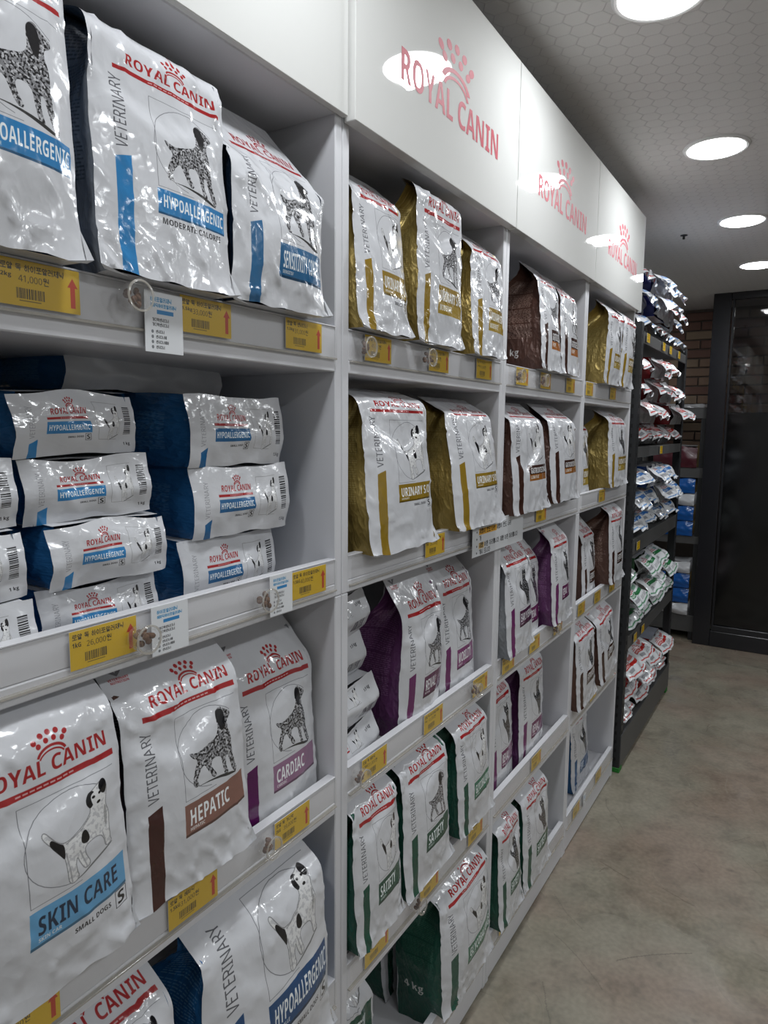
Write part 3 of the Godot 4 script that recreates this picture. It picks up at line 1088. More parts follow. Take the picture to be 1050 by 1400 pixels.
func make_materials() -> void:
	wr.seed = 3
	wr.noise_type = FastNoiseLite.TYPE_SIMPLEX_SMOOTH
	wr.frequency = 0.11
	wr.fractal_octaves = 2
	wr2.seed = 8
	wr2.noise_type = FastNoiseLite.TYPE_SIMPLEX
	wr2.frequency = 0.14
	wr2.fractal_type = FastNoiseLite.FRACTAL_RIDGED
	wr2.fractal_octaves = 2
	for k in 2:
		film_normals.append(noise_tex(0.0075, 40 + k, 512, true, 5.0, true))
	foil_normal = noise_tex(0.02, 61, 256, true, 6.0, true)
	M.board = mat(Color(0.80, 0.80, 0.815), 0.38)
	M.header = mat(Color(0.83, 0.83, 0.82), 0.025, 0.0, 0.6)
	M.vinyl = mat(Color(0.70, 0.29, 0.34), 0.55, 0.0, 0.4)
	M.white_metal = mat(Color(0.86, 0.86, 0.86), 0.3)
	M.glow = mat(Color(0.9, 0.9, 0.9), 0.5)
	M.glow.emission_enabled = true
	M.glow.emission = Color(1.0, 1.0, 1.0)
	M.glow.emission_energy_multiplier = GLOW
	M.clear = mat(Color(0.95, 0.95, 0.95, 0.05), 0.04)
	M.clear.transparency = BaseMaterial3D.TRANSPARENCY_ALPHA
	M.sheet = mat(Color(0.80, 0.79, 0.77, 0.06), 0.03)
	M.sheet.transparency = BaseMaterial3D.TRANSPARENCY_ALPHA
	M.jar_rim = mat(Color(0.72, 0.70, 0.66, 0.55), 0.1)
	M.jar_rim.transparency = BaseMaterial3D.TRANSPARENCY_ALPHA
	M.kibble = mat(Color(0.36, 0.24, 0.15), 0.8)
	M.card_white = mat(Color(0.82, 0.82, 0.83), 0.4)
	M.film_plain = mat(WHITE_FILM, 0.2)
	M.rack_metal = mat(Color(0.16, 0.165, 0.175), 0.42, 0.1)
	M.rack_slot = mat(Color(0.05, 0.05, 0.055), 0.7)
	M.rack_board = mat(Color(0.30, 0.30, 0.30), 0.45)
	M.green_foot = mat(Color(0.12, 0.45, 0.16), 0.5)
	M.door_black = mat(Color(0.125, 0.125, 0.14), 0.22)
	M.door_glass = mat(Color(0.05, 0.05, 0.06, 0.55), 0.03)
	M.door_glass.transparency = BaseMaterial3D.TRANSPARENCY_ALPHA
	M.door_panel = mat(Color(0.035, 0.035, 0.04), 0.1)
	M.mortar = mat(Color(0.50, 0.46, 0.43), 0.9)
	M.wall = mat(Color(0.78, 0.78, 0.77), 0.7)
	# gussets
	M.g_gold = gusset_mat(Color(0.58, 0.50, 0.28), Color(0.75, 0.68, 0.45), 0.55, 0.36)
	M.g_purple = gusset_mat(Color(0.34, 0.18, 0.34), Color(0.62, 0.48, 0.62), 0.1, 0.28, "2 kg")
	M.g_brown = gusset_mat(Color(0.32, 0.22, 0.19), Color(0.75, 0.67, 0.62), 0.25, 0.28, "1.5 kg")
	M.g_green = gusset_mat(Color(0.13, 0.31, 0.26), Color(0.38, 0.52, 0.46), 0.1, 0.28, "4 kg")
	M.g_blue = gusset_mat(Color(0.15, 0.36, 0.55), Color(0.50, 0.64, 0.76), 0.1, 0.25, "1 kg")
	M.g_navy = gusset_mat(Color(0.07, 0.13, 0.21), Color(0.3, 0.4, 0.5), 0.1, 0.28)
	M.g_grey = gusset_mat(Color(0.50, 0.51, 0.53), Color(0.2, 0.2, 0.22), 0.1, 0.28)
	# front prints
	var BLUE := Color(0.18, 0.47, 0.68)
	var GOLD := Color(0.53, 0.43, 0.14)
	var PURP := Color(0.40, 0.17, 0.36)
	var BRN := Color(0.23, 0.14, 0.11)
	var GRN := Color(0.09, 0.29, 0.23)
	var specs := {
		"hypo": {"title": "HYPOALLERGENIC", "col": BLUE, "lay": "A"},
		"hypo_mod": {"title": "HYPOALLERGENIC", "sub": "MODERATE CALORIE", "col": BLUE, "lay": "A"},
		"sens": {"title": "SENSITIVITY CONTROL", "col": Color(0.18, 0.38, 0.54), "lay": "C"},
		"skin": {"title": "SKIN CARE", "col": Color(0.38, 0.60, 0.76), "ink": Color(0.13, 0.19, 0.27), "beast": "terrier", "s": true, "lay": "D"},
		"hepatic": {"title": "HEPATIC", "col": Color(0.50, 0.36, 0.32), "stripe": Color(0.24, 0.13, 0.12), "lay": "D"},
		"cardiac": {"title": "CARDIAC", "col": Color(0.55, 0.41, 0.52), "stripe": Color(0.33, 0.07, 0.32), "lay": "D"},
		"hypo_small": {"title": "HYPOALLERGENIC", "col": Color(0.11, 0.27, 0.44), "beast": "terrier", "s": true, "lay": "D"},
		"urin_small": {"title": "URINARY S/O", "sub": "", "col": GOLD, "beast": "terrier", "s": true, "lay": "A"},
		"urin_small_c": {"title": "URINARY S/O", "col": GOLD, "beast": "terrier", "s": true, "lay": "D"},
		"urin": {"title": "URINARY S/O", "sub": "MODERATE", "sub_col": Color(0.60, 0.50, 0.2), "col": GOLD, "lay": "D"},
		"gastro_low": {"title": "GASTROINTESTINAL", "sub": "LOW FAT", "sub_col": Color(0.56, 0.35, 0.15), "col": BRN, "beast": "terrier", "lay": "A"},
		"gastro": {"title": "GASTROINTESTINAL", "sub": "PUPPY", "sub_col": Color(0.62, 0.38, 0.18), "col": BRN, "lay": "D"},
		"gastro_cat": {"title": "GASTROINTESTINAL", "col": BRN, "beast": "cat", "lay": "D"},
		"urin_cat": {"title": "URINARY S/O", "sub": "CAT", "sub_col": Color(0.62, 0.53, 0.25), "col": GOLD, "beast": "cat", "lay": "D"},
		"renal": {"title": "RENAL", "col": Color(0.36, 0.18, 0.31), "stripe": PURP, "lay": "D"},
		"mobility": {"title": "MOBILITY", "col": Color(0.48, 0.25, 0.42), "stripe": PURP, "lay": "D"},
		"renal_cat": {"title": "RENAL", "col": Color(0.40, 0.16, 0.33), "stripe": PURP, "beast": "cat", "lay": "D"},
		"early_cat": {"title": "EARLY RENAL", "col": Color(0.30, 0.12, 0.26), "stripe": PURP, "beast": "cat", "lay": "D"},
		"satiety": {"title": "SATIETY", "col": GRN, "lay": "D"},
		"satiety_small": {"title": "SATIETY", "col": GRN, "beast": "terrier", "lay": "D"},
		"glyco": {"title": "GLYCOBALANCE", "col": Color(0.19, 0.42, 0.33), "stripe": GRN, "beast": "terrier", "lay": "D"},
		"satiety_cat": {"title": "SATIETY", "col": Color(0.14, 0.34, 0.27), "stripe": GRN, "beast": "cat", "lay": "D"},
		"blue_cat": {"title": "DENTAL", "col": Color(0.16, 0.32, 0.48), "beast": "cat", "lay": "C"},
	}
	specs.blue_cat.title = "S/O"
	var k := 0
	for n in specs:
		if specs[n].get("sub", "x") == "":
			specs[n].erase("sub")
		M[n] = film(front(specs[n]), k)
		k += 1
	M.end_1kg = film(end_print(BLUE, "1 kg", true), 0)
	M.end_15kg = film(end_print(Color(0.16, 0.37, 0.55), "1.5 kg", true), 1)
	M.end_grey = film(pale_end(), 1)
	M.p_red = film(pouch_print(Color(0.66, 0.14, 0.12), 1), 0)
	M.p_blue = film(pouch_print(Color(0.20, 0.42, 0.68), 2), 1)
	M.p_green = film(pouch_print(Color(0.14, 0.42, 0.24), 3), 0)
	M.s_red = mat(Color(0.45, 0.07, 0.09), 0.3)
	M.s_blue = mat(Color(0.08, 0.22, 0.46), 0.3)
	M.s_green = mat(Color(0.06, 0.28, 0.12), 0.35)
	M.s_deep = mat(Color(0.09, 0.13, 0.40), 0.3)
	M.s_sky = mat(Color(0.12, 0.34, 0.62), 0.18)
	M.s_tan = mat(Color(0.42, 0.36, 0.24), 0.5)
	M.silver = mat(Color(0.66, 0.66, 0.67), 0.25, 0.35)
	M.s_wine = mat(Color(0.30, 0.12, 0.16), 0.3)
	# floor: worn, stained concrete
	var a := FastNoiseLite.new()
	a.seed = 5
	a.frequency = 0.004
	a.fractal_octaves = 5
	var A := a.get_seamless_image(1024, 1024).get_data()
	a.seed = 9
	a.frequency = 0.02
	var B := a.get_seamless_image(1024, 1024).get_data()
	a.seed = 12
	a.frequency = 0.12
	a.fractal_octaves = 3
	var C := a.get_seamless_image(1024, 1024).get_data()
	a.seed = 14
	a.frequency = 0.0055
	a.fractal_type = FastNoiseLite.FRACTAL_RIDGED
	a.fractal_octaves = 4
	var E := a.get_seamless_image(1024, 1024).get_data()
	var out := PackedByteArray()
	out.resize(1024 * 1024 * 3)
	for i in 1024 * 1024:
		var u := A[i] / 255.0
		var v := B[i] / 255.0
		var g := C[i] / 255.0
		var r := E[i] / 255.0
		var l := 1.0 + 0.12 * (v - 0.5) + 0.16 * (g - 0.5)
		l -= 1.1 * maxf(0.0, r - 0.86)
		l -= 0.10 * maxf(0.0, 0.42 - v) * 2.0
		var tint := clampf((u - 0.35) * 2.2, 0.0, 1.0)
		out[i * 3] = int(clampf(l * lerpf(134.0, 134.0, tint), 0, 255))
		out[i * 3 + 1] = int(clampf(l * lerpf(128.0, 120.0, tint), 0, 255))
		out[i * 3 + 2] = int(clampf(l * lerpf(114.0, 107.0, tint), 0, 255))
	var im := Image.create_from_data(1024, 1024, false, Image.FORMAT_RGB8, out)
	# scratches
	var sr := RandomNumberGenerator.new()
	sr.seed = 77
	for k2 in 170:
		var p := Vector2(sr.randf() * 1024, sr.randf() * 1024)
		var dir := Vector2.from_angle(sr.randf() * TAU)
		var dark := Color(0.25, 0.23, 0.2) if sr.randf() < 0.7 else Color(0.6, 0.58, 0.53)
		var al := sr.randf_range(0.15, 0.5)
		for q in sr.randi_range(12, 90):
			p += dir
			dir = dir.rotated(sr.randf_range(-0.05, 0.05))
			var xx := posmod(int(p.x), 1024)
			var yy := posmod(int(p.y), 1024)
			im.set_pixel(xx, yy, im.get_pixel(xx, yy).lerp(dark, al))
	M.floor = mat(Color.WHITE, 0.42)
	M.floor.albedo_texture = ImageTexture.create_from_image(im)
	M.floor.uv1_triplanar = true
	M.floor.uv1_world_triplanar = true
	M.floor.uv1_scale = Vector3(0.36, 0.36, 0.36)
	M.floor.roughness_texture = noise_tex(0.012, 90, 512)
	M.floor.roughness = 0.75
	# ceiling paper: a raised web of stretched hexagons
	var cw := 256
	var chh := 148
	var web := Image.create(cw, chh, false, Image.FORMAT_RGB8)
	var hgt := Image.create(cw, chh, false, Image.FORMAT_RGB8)
	for y in chh:
		for x in cw:
			var best := 9.0
			var second := 9.0
			for cc in [[0.0, 0.0], [1.0, 0.0], [0.0, 1.0], [1.0, 1.0], [0.5, 0.5], [-0.5, 0.5], [1.5, 0.5], [0.5, -0.5], [0.5, 1.5]]:
				var dd := Vector2((float(x) / cw - cc[0]) * 1.732, float(y) / chh - cc[1]).length()
				if dd < best:
					second = best
					best = dd
				elif dd < second:
					second = dd
			var line := 1.0 - smoothstep(0.03, 0.085, second - best)
			web.set_pixel(x, y, Color(0.83, 0.82, 0.815).lerp(Color(0.79, 0.78, 0.775), line))
			hgt.set_pixel(x, y, Color(line, line, line))
	M.ceiling = mat(Color.WHITE, 0.55)
	M.ceiling.albedo_texture = ImageTexture.create_from_image(web)
	M.ceiling.heightmap_enabled = true
	M.ceiling.heightmap_texture = ImageTexture.create_from_image(hgt)
	M.ceiling.heightmap_scale = 0.08
	M.ceiling.uv1_triplanar = true
	M.ceiling.uv1_world_triplanar = true
	M.ceiling.uv1_scale = Vector3(11.2, 11.2, 19.3)
	# brick colours
	for q in 4:
		M["brick%d" % q] = mat([Color(0.56, 0.45, 0.39), Color(0.60, 0.50, 0.43), Color(0.51, 0.39, 0.35), Color(0.63, 0.55, 0.47)][q], 0.85)
	# tags, cards
	M.tag_41 = film_paper(price_print(HYPO, "41,000", "2kg"))
	M.tag_50 = film_paper(price_print(HYPO, "33,000", "1.5kg"))
	M.tag_31 = film_paper(price_print(SENS, "31,000", "1.5kg"))
	M.tag_26 = film_paper(price_print(HYPO, "26,000", "1kG"))
	M.tag_40 = film_paper(price_print(HYPO, "40,000", "1.5kG"))
	M.tag_hep = film_paper(price_print(HEPA, "31,000", "1.5kG"))
	M.tag_card = film_paper(price_print(CARD, "39,000", "2kG"))
	M.info = film_paper(card_print())
	M.notice = film_paper(notice_print())

func film_paper(t: Texture2D) -> StandardMaterial3D:
	var m := mat(Color.WHITE, 0.3)
	m.albedo_texture = t
	m.texture_repeat = false
	return m

# ---------------------------------------------------------------- room shell
func room() -> void:
	var x0 := -0.47
	var x1 := 3.60
	var z0 := 1.3
	var z1 := -5.82
	var shell := func(called: String, a: Vector3, b: Vector3, m: Material) -> MeshInstance3D:
		var o := bar(called, a, b, m, self, 0.0)
		o.set_meta("kind", "structure")
		return o
	shell.call("floor", Vector3(x0 - 0.1, -0.1, z0 + 0.1), Vector3(x1 + 0.1, 0.0, z1 - 0.1), M.floor)
	shell.call("ceiling", Vector3(x0 - 0.1, CEIL, z0 + 0.1), Vector3(x1 + 0.1, CEIL + 0.1, z1 - 0.1), M.ceiling)
	shell.call("wall_left", Vector3(x0 - 0.1, 0, z0), Vector3(x0, CEIL, z1), M.wall)
	shell.call("wall_right", Vector3(x1, 0, z0), Vector3(x1 + 0.1, CEIL, z1), M.wall)
	shell.call("wall_front", Vector3(x0, 0, z0), Vector3(x1, CEIL, z0 + 0.1), M.wall)
	var wb: MeshInstance3D = shell.call("wall_back", Vector3(x0, 0, z1 - 0.1), Vector3(x1, CEIL, z1), M.mortar)
	# bricks in view beside the door, from shelf height to the ceiling
	var r := RandomNumberGenerator.new()
	r.seed = 31
	var bm := box(Vector3(0.205, 0.058, 0.03), 0.003)
	var row := 0
	var y := 1.36
	while y < CEIL - 0.06:
		for k in 5:
			var x := -0.46 + 0.1 + k * 0.215 + (0.1075 if row % 2 else 0.0)
			var b := part("brick", bm, M["brick%d" % r.randi_range(0, 3)], wb, Vector3(x, y + 0.03, z1 + 0.006 + r.randf_range(-0.003, 0.003)) - wb.position)
			b.rotation.z = r.randf_range(-0.008, 0.008)
		y += 0.069
		row += 1
	# black framed glass door and its fixed side
	var dr := thing("door_1", Vector3(0.005, 0, -5.2), "tall black framed glass door at the end of the aisle", "door", "", "structure")
	bar("stile", Vector3(0.005, 0.0, -5.2), Vector3(0.115, CEIL, -5.26), M.door_black, dr, 0.003)
	bar("stile", Vector3(0.121, 0.03, -5.205), Vector3(0.135, CEIL - 0.045, -5.25), M.door_black, dr, 0.002)
	bar("stile", Vector3(0.93, 0.03, -5.205), Vector3(1.0, CEIL - 0.045, -5.25), M.door_black, dr, 0.002)
	bar("top_rail", Vector3(0.115, CEIL - 0.045, -5.2), Vector3(3.58, CEIL, -5.26), M.door_black, dr, 0.003)
	bar("bottom_rail", Vector3(0.115, 0.0, -5.2), Vector3(3.58, 0.11, -5.26), M.door_black, dr, 0.003)
	bar("bottom_bead", Vector3(0.125, 0.11, -5.205), Vector3(3.58, 0.15, -5.235), M.door_black, dr, 0.003)
	bar("lower_panel", Vector3(0.135, 0.15, -5.225), Vector3(3.58, 1.62, -5.24), M.door_panel, dr, 0.0005)
	bar("glass_pane", Vector3(0.135, 1.62, -5.228), Vector3(0.93, CEIL - 0.045, -5.234), M.door_glass, dr, 0.0005)
	bar("glass_pane", Vector3(1.0, 1.62, -5.228), Vector3(3.58, CEIL - 0.045, -5.234), M.door_glass, dr, 0.0005)
	# small stain-coloured sensor on the ceiling
	var sn := part("ceiling_hook", lathe([Vector2(0.0, -0.02), Vector2(0.006, -0.018), Vector2(0.005, -0.006), Vector2(0.016, -0.003), Vector2(0.016, 0.0)], 14), M.rack_metal, self, Vector3(0.06, CEIL, -3.6))
	tag(sn, "small dark hook fixed to the patterned ceiling", "hook")

# ---------------------------------------------------------------- white shelving
func cabinets() -> void:
	var up := ["white upper shelf cabinet with a plain unlettered header, holding blue hypoallergenic bags", "white upper shelf cabinet with logo header, holding three silver and gold urinary bags on top", "white upper shelf cabinet with logo header, holding gastrointestinal bags with brown labels", "white upper shelf cabinet with logo header, beside the black metal rack"]
	var low := ["white lower shelf cabinet holding the skin care, hepatic and cardiac bags", "white lower shelf cabinet holding the renal, mobility and satiety dog bags", "white lower shelf cabinet holding purple and green striped cat bags", "white lower shelf cabinet holding brown striped cat bags beside the black rack"]
	for i in 4:
		var za: float = D[i] - 0.0008
		var zb: float = D[i + 1] + 0.0008
		for lower in 2:
			var y0 := 1.2215 if lower == 0 else 0.0
			var y1 := 1.995 if lower == 0 else 1.2208
			var o := thing("shelf_cabinet", Vector3(0, y0, (za + zb) * 0.5), up[i] if lower == 0 else low[i], "shelf", "white shop shelf cabinets")
			bar("side_panel", Vector3(-DEPTH, y0, za), Vector3(0, y1, za - PT), M.board, o)
			bar("side_panel", Vector3(-DEPTH, y0, zb), Vector3(0, y1, zb + PT), M.board, o)
			bar("back_panel", Vector3(-DEPTH - 0.006, y0, za), Vector3(-DEPTH, y1, zb), M.board, o, 0.0005)
			var ia := za - PT
			var ib := zb + PT
			for k in ([0, 1] if lower == 0 else [2, 3, 4]):
				var b0: float = LIP_BOT[k]
				if k == 1:
					b0 = 1.2215
				var bt := b0 + 0.021
				if k == 4:
					bt = 0.095
				var sb := bar("shelf_board", Vector3(-DEPTH, bt - 0.021, ia), Vector3(-0.0135 if k == 4 else 0.0, bt, ib), M.board, o)
				var lp := bar("lip", Vector3(-0.013, bt if k != 4 else 0.006, ia), Vector3(-0.001, LIP_TOP[k], ib), M.board, o)
				lp.reparent(sb)
				lp.name = "lip"
				var cap := bar("lip_edge", Vector3(-0.0155, LIP_TOP[k] - 0.001, ia), Vector3(0.0006, LIP_TOP[k] + 0.0012, ib), M.board, o, 0.0005)
				cap.reparent(sb)
				cap.name = "lip_edge"
				if true:
					var hb0: float = LIP_TOP[k] - 0.049
					var ht0: float = LIP_TOP[k] - 0.001
					part("label_holder", grid([[Vector3(0.0052, hb0, ia - 0.002), Vector3(0.0052, hb0, ib + 0.002)], [Vector3(0.0052, ht0, ia - 0.002), Vector3(0.0052, ht0, ib + 0.002)]], Vector3(1, 0, 0)), M.sheet, sb, -sb.global_position)
					var rail := bar("holder_rail", Vector3(-0.001, hb0 - 0.003, ia - 0.002), Vector3(0.0056, hb0, ib + 0.002), M.jar_rim, o, 0.0003)
					rail.reparent(sb)
					rail.name = "holder_rail"
			if lower == 0:
				bar("top_board", Vector3(-DEPTH, 1.975, ia), Vector3(0.0, 1.995, ib), M.board, o)
				var hx := 0.023 if i > 0 else 0.012
				var hb := 1.9694 if i > 0 else 1.975
				var hd := bar("header_panel", Vector3(0.001, hb, za - 0.001), Vector3(hx, 2.336, zb + 0.001), M.header, o, 0.001)
				bar("header_box", Vector3(-DEPTH, 1.996, za - 0.004), Vector3(0.0005, 2.33, zb + 0.004), M.board, o, 0.001)
				if i > 0:
					header_logo(hd, hx, za, zb, hb)

func header_logo(hd: MeshInstance3D, hx: float, za: float, zb: float, hb: float) -> void:
	# vinyl lettering and crown on the header, 0.4 mm thick
	var w := absf(za - zb)
	var zs := za - w * 0.203
	var tw := w * 0.615
	var y0 := 2.083
	var th := 0.052
	var st := newst()
	for p in letters("ROYAL CANIN"):   # unit coordinates: x along the wall, y down
		st = newst()
		for i in range(0, p.size() - 2, 3):
			var q := []
			for k in 3:
				q.append(Vector3(hx + 0.0004, y0 + th * (1.0 - p[i + k].y), zs - p[i + k].x * tw) - hd.global_position)
			tri(st, q[0], q[1], q[2], Vector3(1, 0, 0))
		part("letter", st.commit(), M.vinyl, hd)
	st = newst()
	var cw := 0.142
	var ch := 0.077
	var cz := zs - tw * 0.50
	var cy := y0 + th + 0.019
	var at := func(x: float, y: float) -> Vector3:
		return Vector3(hx + 0.0004, cy - y * ch, cz - x * cw) - hd.global_position
	for e in crown_polys():
		for k in 16:
			var p0: Vector2 = e[0] + Vector2(cos(k * TAU / 16) * e[1].x, sin(k * TAU / 16) * e[1].y).rotated(e[2])
			var p1: Vector2 = e[0] + Vector2(cos((k + 1) * TAU / 16) * e[1].x, sin((k + 1) * TAU / 16) * e[1].y).rotated(e[2])
			tri(st, at.call(e[0].x, e[0].y), at.call(p0.x, p0.y), at.call(p1.x, p1.y), Vector3(1, 0, 0))
	for ring in [[0.44, 0.34, 0.12], [0.40, 0.33, 0.27]]:
		for k in 20:
			var a0 := PI * (1.08 + 0.84 * k / 20.0)
			var a1 := PI * (1.08 + 0.84 * (k + 1) / 20.0)
			var q := []
			for e in [[a0, ring[0]], [a1, ring[0]], [a1, ring[1]], [a0, ring[1]]]:
				q.append(at.call(cos(e[0]) * e[1], sin(e[0]) * e[1] + ring[2]))
			quad(st, q[0], q[1], q[2], q[3], Vector3(1, 0, 0))
	part("crown_emblem", st.commit(), M.vinyl, hd)

# ---------------------------------------------------------------- black rack beyond the white shelves
func rack() -> void:
	var zn := -2.995
	var zf := -4.15
	var o := thing("metal_rack", Vector3(0.0, 0, (zn + zf) * 0.5), "black slotted metal rack with green feet beyond the white shelves", "rack")
	for e in [[zn, 1.0], [zf + 0.045, 1.0], [zn, 0.0], [zf + 0.045, 0.0]]:
		var z: float = e[0]
		var front: bool = e[1] > 0.5
		var st := newst()
		var xf := 0.022 if front else -0.43
		add_box(st, Vector3(xf - 0.001, 0.975, z - 0.0225), Vector3(0.002, 1.93, 0.045), 0.0004)
		var zz: float = z - (0.001 if z == zn else 0.044)
		add_box(st, Vector3(xf - (0.0225 if front else -0.0225), 0.975, zz), Vector3(0.045, 1.93, 0.002), 0.0004)
		var p := part("post", st.commit(), M.rack_metal, o, -o.position)
		if front:
			var sl := newst()
			for k in 46:
				add_box(sl, Vector3(xf + 0.0004, 0.06 + k * 0.0405, z - 0.02), Vector3(0.001, 0.016, 0.008), 0.0003)
				if z == zn:
					add_box(sl, Vector3(xf - 0.02, 0.06 + k * 0.0405, z + 0.0004), Vector3(0.008, 0.016, 0.001), 0.0003)
			part("slots", sl.commit(), M.rack_slot, p).set_meta("kind", "stuff")
		bar("foot", Vector3(xf - (0.047 if front else -0.002), 0.0, z + 0.002), Vector3(xf + (0.002 if front else 0.047), 0.022, z - 0.047), M.green_foot, o, 0.002)
	for lv in [[1.86, 1.905], [1.385, 1.43], [0.965, 1.035], [0.545, 0.605], [0.03, 0.17]]:
		var b := bar("shelf", Vector3(-0.43, lv[1] - 0.012, zn - 0.001), Vector3(0.016, lv[1] - 0.003, zf + 0.001), M.rack_board, o, 0.001)
		var f := bar("beam", Vector3(0.016, lv[0], zn - 0.002), Vector3(0.0215 if lv[0] > 0.1 else 0.026, lv[1], zf + 0.002), M.rack_board, o, 0.001)
		f.reparent(b)
		f.name = "beam"
	# yellow tags clipped to the beams
	for e in [[1.884, -3.10], [1.884, -3.45], [1.884, -3.62], [1.884, -3.86], [1.408, -3.52], [1.0, -3.12], [0.576, -3.16], [0.576, -3.32]]:
		price_tag_at(Vector3(0.0285, e[0], e[1]), "blank looking yellow price tag clipped on a beam of the black rack")
	# pouches, base outward, piled on each level
	var rr := RandomNumberGenerator.new()
	rr.seed = 15
	var kinds := {
		"red": [M.p_red, M.s_red], "blue": [M.p_blue, M.s_blue], "green": [M.p_green, M.s_green], "deep": [M.p_blue, M.s_deep],
	}
	var protos := {}
	for k in kinds:
		protos[k] = []
		for v in 3:
			protos[k].append([lying(0.245, 0.096, 0.30, M.silver, kinds[k][1], M.silver, 90 + v * 7 + k.length(), 0.016, 1.6, 0.06, "foil_pouch", kinds[k][0]), false])
	var rows := [
		[1.906, ["deep", "deep", "red"], "white foil pouch with blue or red sides heaped on top of the black rack", 3],
		[1.431, ["red"], "white foil pouch with red sides stacked below the top of the black rack", 4],
		[1.036, ["blue"], "white foil pouch with blue sides stacked halfway up the black rack", 3],
		[0.606, ["green"], "white foil pouch with green sides stacked on the black rack", 3],
		[0.171, ["red"], "white foil pouch with red sides stacked at the bottom of the black rack", 3],
	]
	for rw in rows:
		var y0: float = rw[0]
		for lay in rw[3]:
			for c in 4:
				if lay == rw[3] - 1 and (c == 3 or (y0 < 0.3 and c > 1)):
					continue
				var kd: String = rw[1][(lay + c * 2) % rw[1].size()]
				var slot: Array = protos[kd][(lay + c * 2) % 3]
				var z := zn - 0.185 - c * 0.272 + rr.randf_range(-0.003, 0.003)
				var x := -0.035 + rr.randf_range(-0.05, 0.045)
				if lay == 0:
					x = -0.05 + rr.randf_range(-0.02, 0.004)
				var first: bool = not slot[1]
				slot[1] = true
				place(slot[0], "foil_pouch", Vector3(x, y0 + 0.001 + lay * 0.1005, z), Vector3(0, PI / 2 + rr.randf_range(-0.05, 0.05), rr.randf_range(-0.02, 0.02)), rw[2], "pouch", "pouches on the rack at height %.1f" % y0, first)

func price_tag_at(at: Vector3, label: String) -> void:
	var o := MeshInstance3D.new()
	o.name = numbered("price_tag")
	o.mesh = flat_card(0.06, 0.036)
	o.set_surface_override_material(0, M.card_white)
	o.set_surface_override_material(1, M.tag_40)
	add_child(o)
	o.position = at
	tag(o, label, "price tag", "price tags on the black rack")

func back_rack() -> void:
	var o := thing("storage_rack", Vector3(-0.23, 0, -5.45), "dark storage rack of blue and white sacks against the brick wall", "rack")
	for x in [-0.455, -0.035]:
		for z in [-5.28, -5.70]:
			bar("post", Vector3(x, 0, z), Vector3(x + 0.035, 1.66, z - 0.035), M.rack_metal, o)
	for lv in [[1.585, 1.655], [1.17, 1.24], [0.70, 0.755], [0.06, 0.18]]:
		bar("shelf", Vector3(-0.455, lv[0], -5.275), Vector3(0.0, lv[1], -5.735), M.rack_board, o)
	var sky := lying(0.30, 0.105, 0.34, M.s_sky, M.s_tan, M.s_sky, 5, 0.02, 1.2, 0.0, "sack")
	var pale := lying(0.30, 0.085, 0.34, M.film_plain, M.film_plain, M.film_plain, 6, 0.02, 1.6, 0.0, "sack")
	var wine := lying(0.28, 0.15, 0.30, M.s_wine, M.s_tan, M.silver, 7, 0.02, 1.2, 0.0, "sack")
	var fs := true
	var fp := true
	for e in [[0.756, "s"], [0.864, "s"], [0.972, "p"], [1.060, "s"], [0.181, "p"], [0.269, "s"], [0.377, "s"], [0.485, "p"]]:
		var blue: bool = e[1] == "s"
		place(sky if blue else pale, "sack", Vector3(-0.20, e[0], -5.27), Vector3.ZERO, "shiny blue sack stacked on the storage rack by the brick wall" if blue else "plain white sack stacked on the storage rack by the brick wall", "sack", "blue sacks on the storage rack" if blue else "white sacks on the storage rack", fs if blue else fp)
		if blue:
			fs = false
		else:
			fp = false
	place(wine, "sack", Vector3(-0.19, 1.241, -5.27), Vector3.ZERO, "wine red and tan sack on the storage rack above the blue ones", "sack", "", true)
	var pk := lying(0.36, 0.03, 0.34, M.silver, M.silver, M.silver, 8, 0.008, 2.0, 0.0, "plastic_wrap")
	place(pk, "plastic_wrap", Vector3(-0.20, 1.656, -5.28), Vector3.ZERO, "crumpled silvery plastic wrap lying on top of the storage rack", "wrapping", "", true)

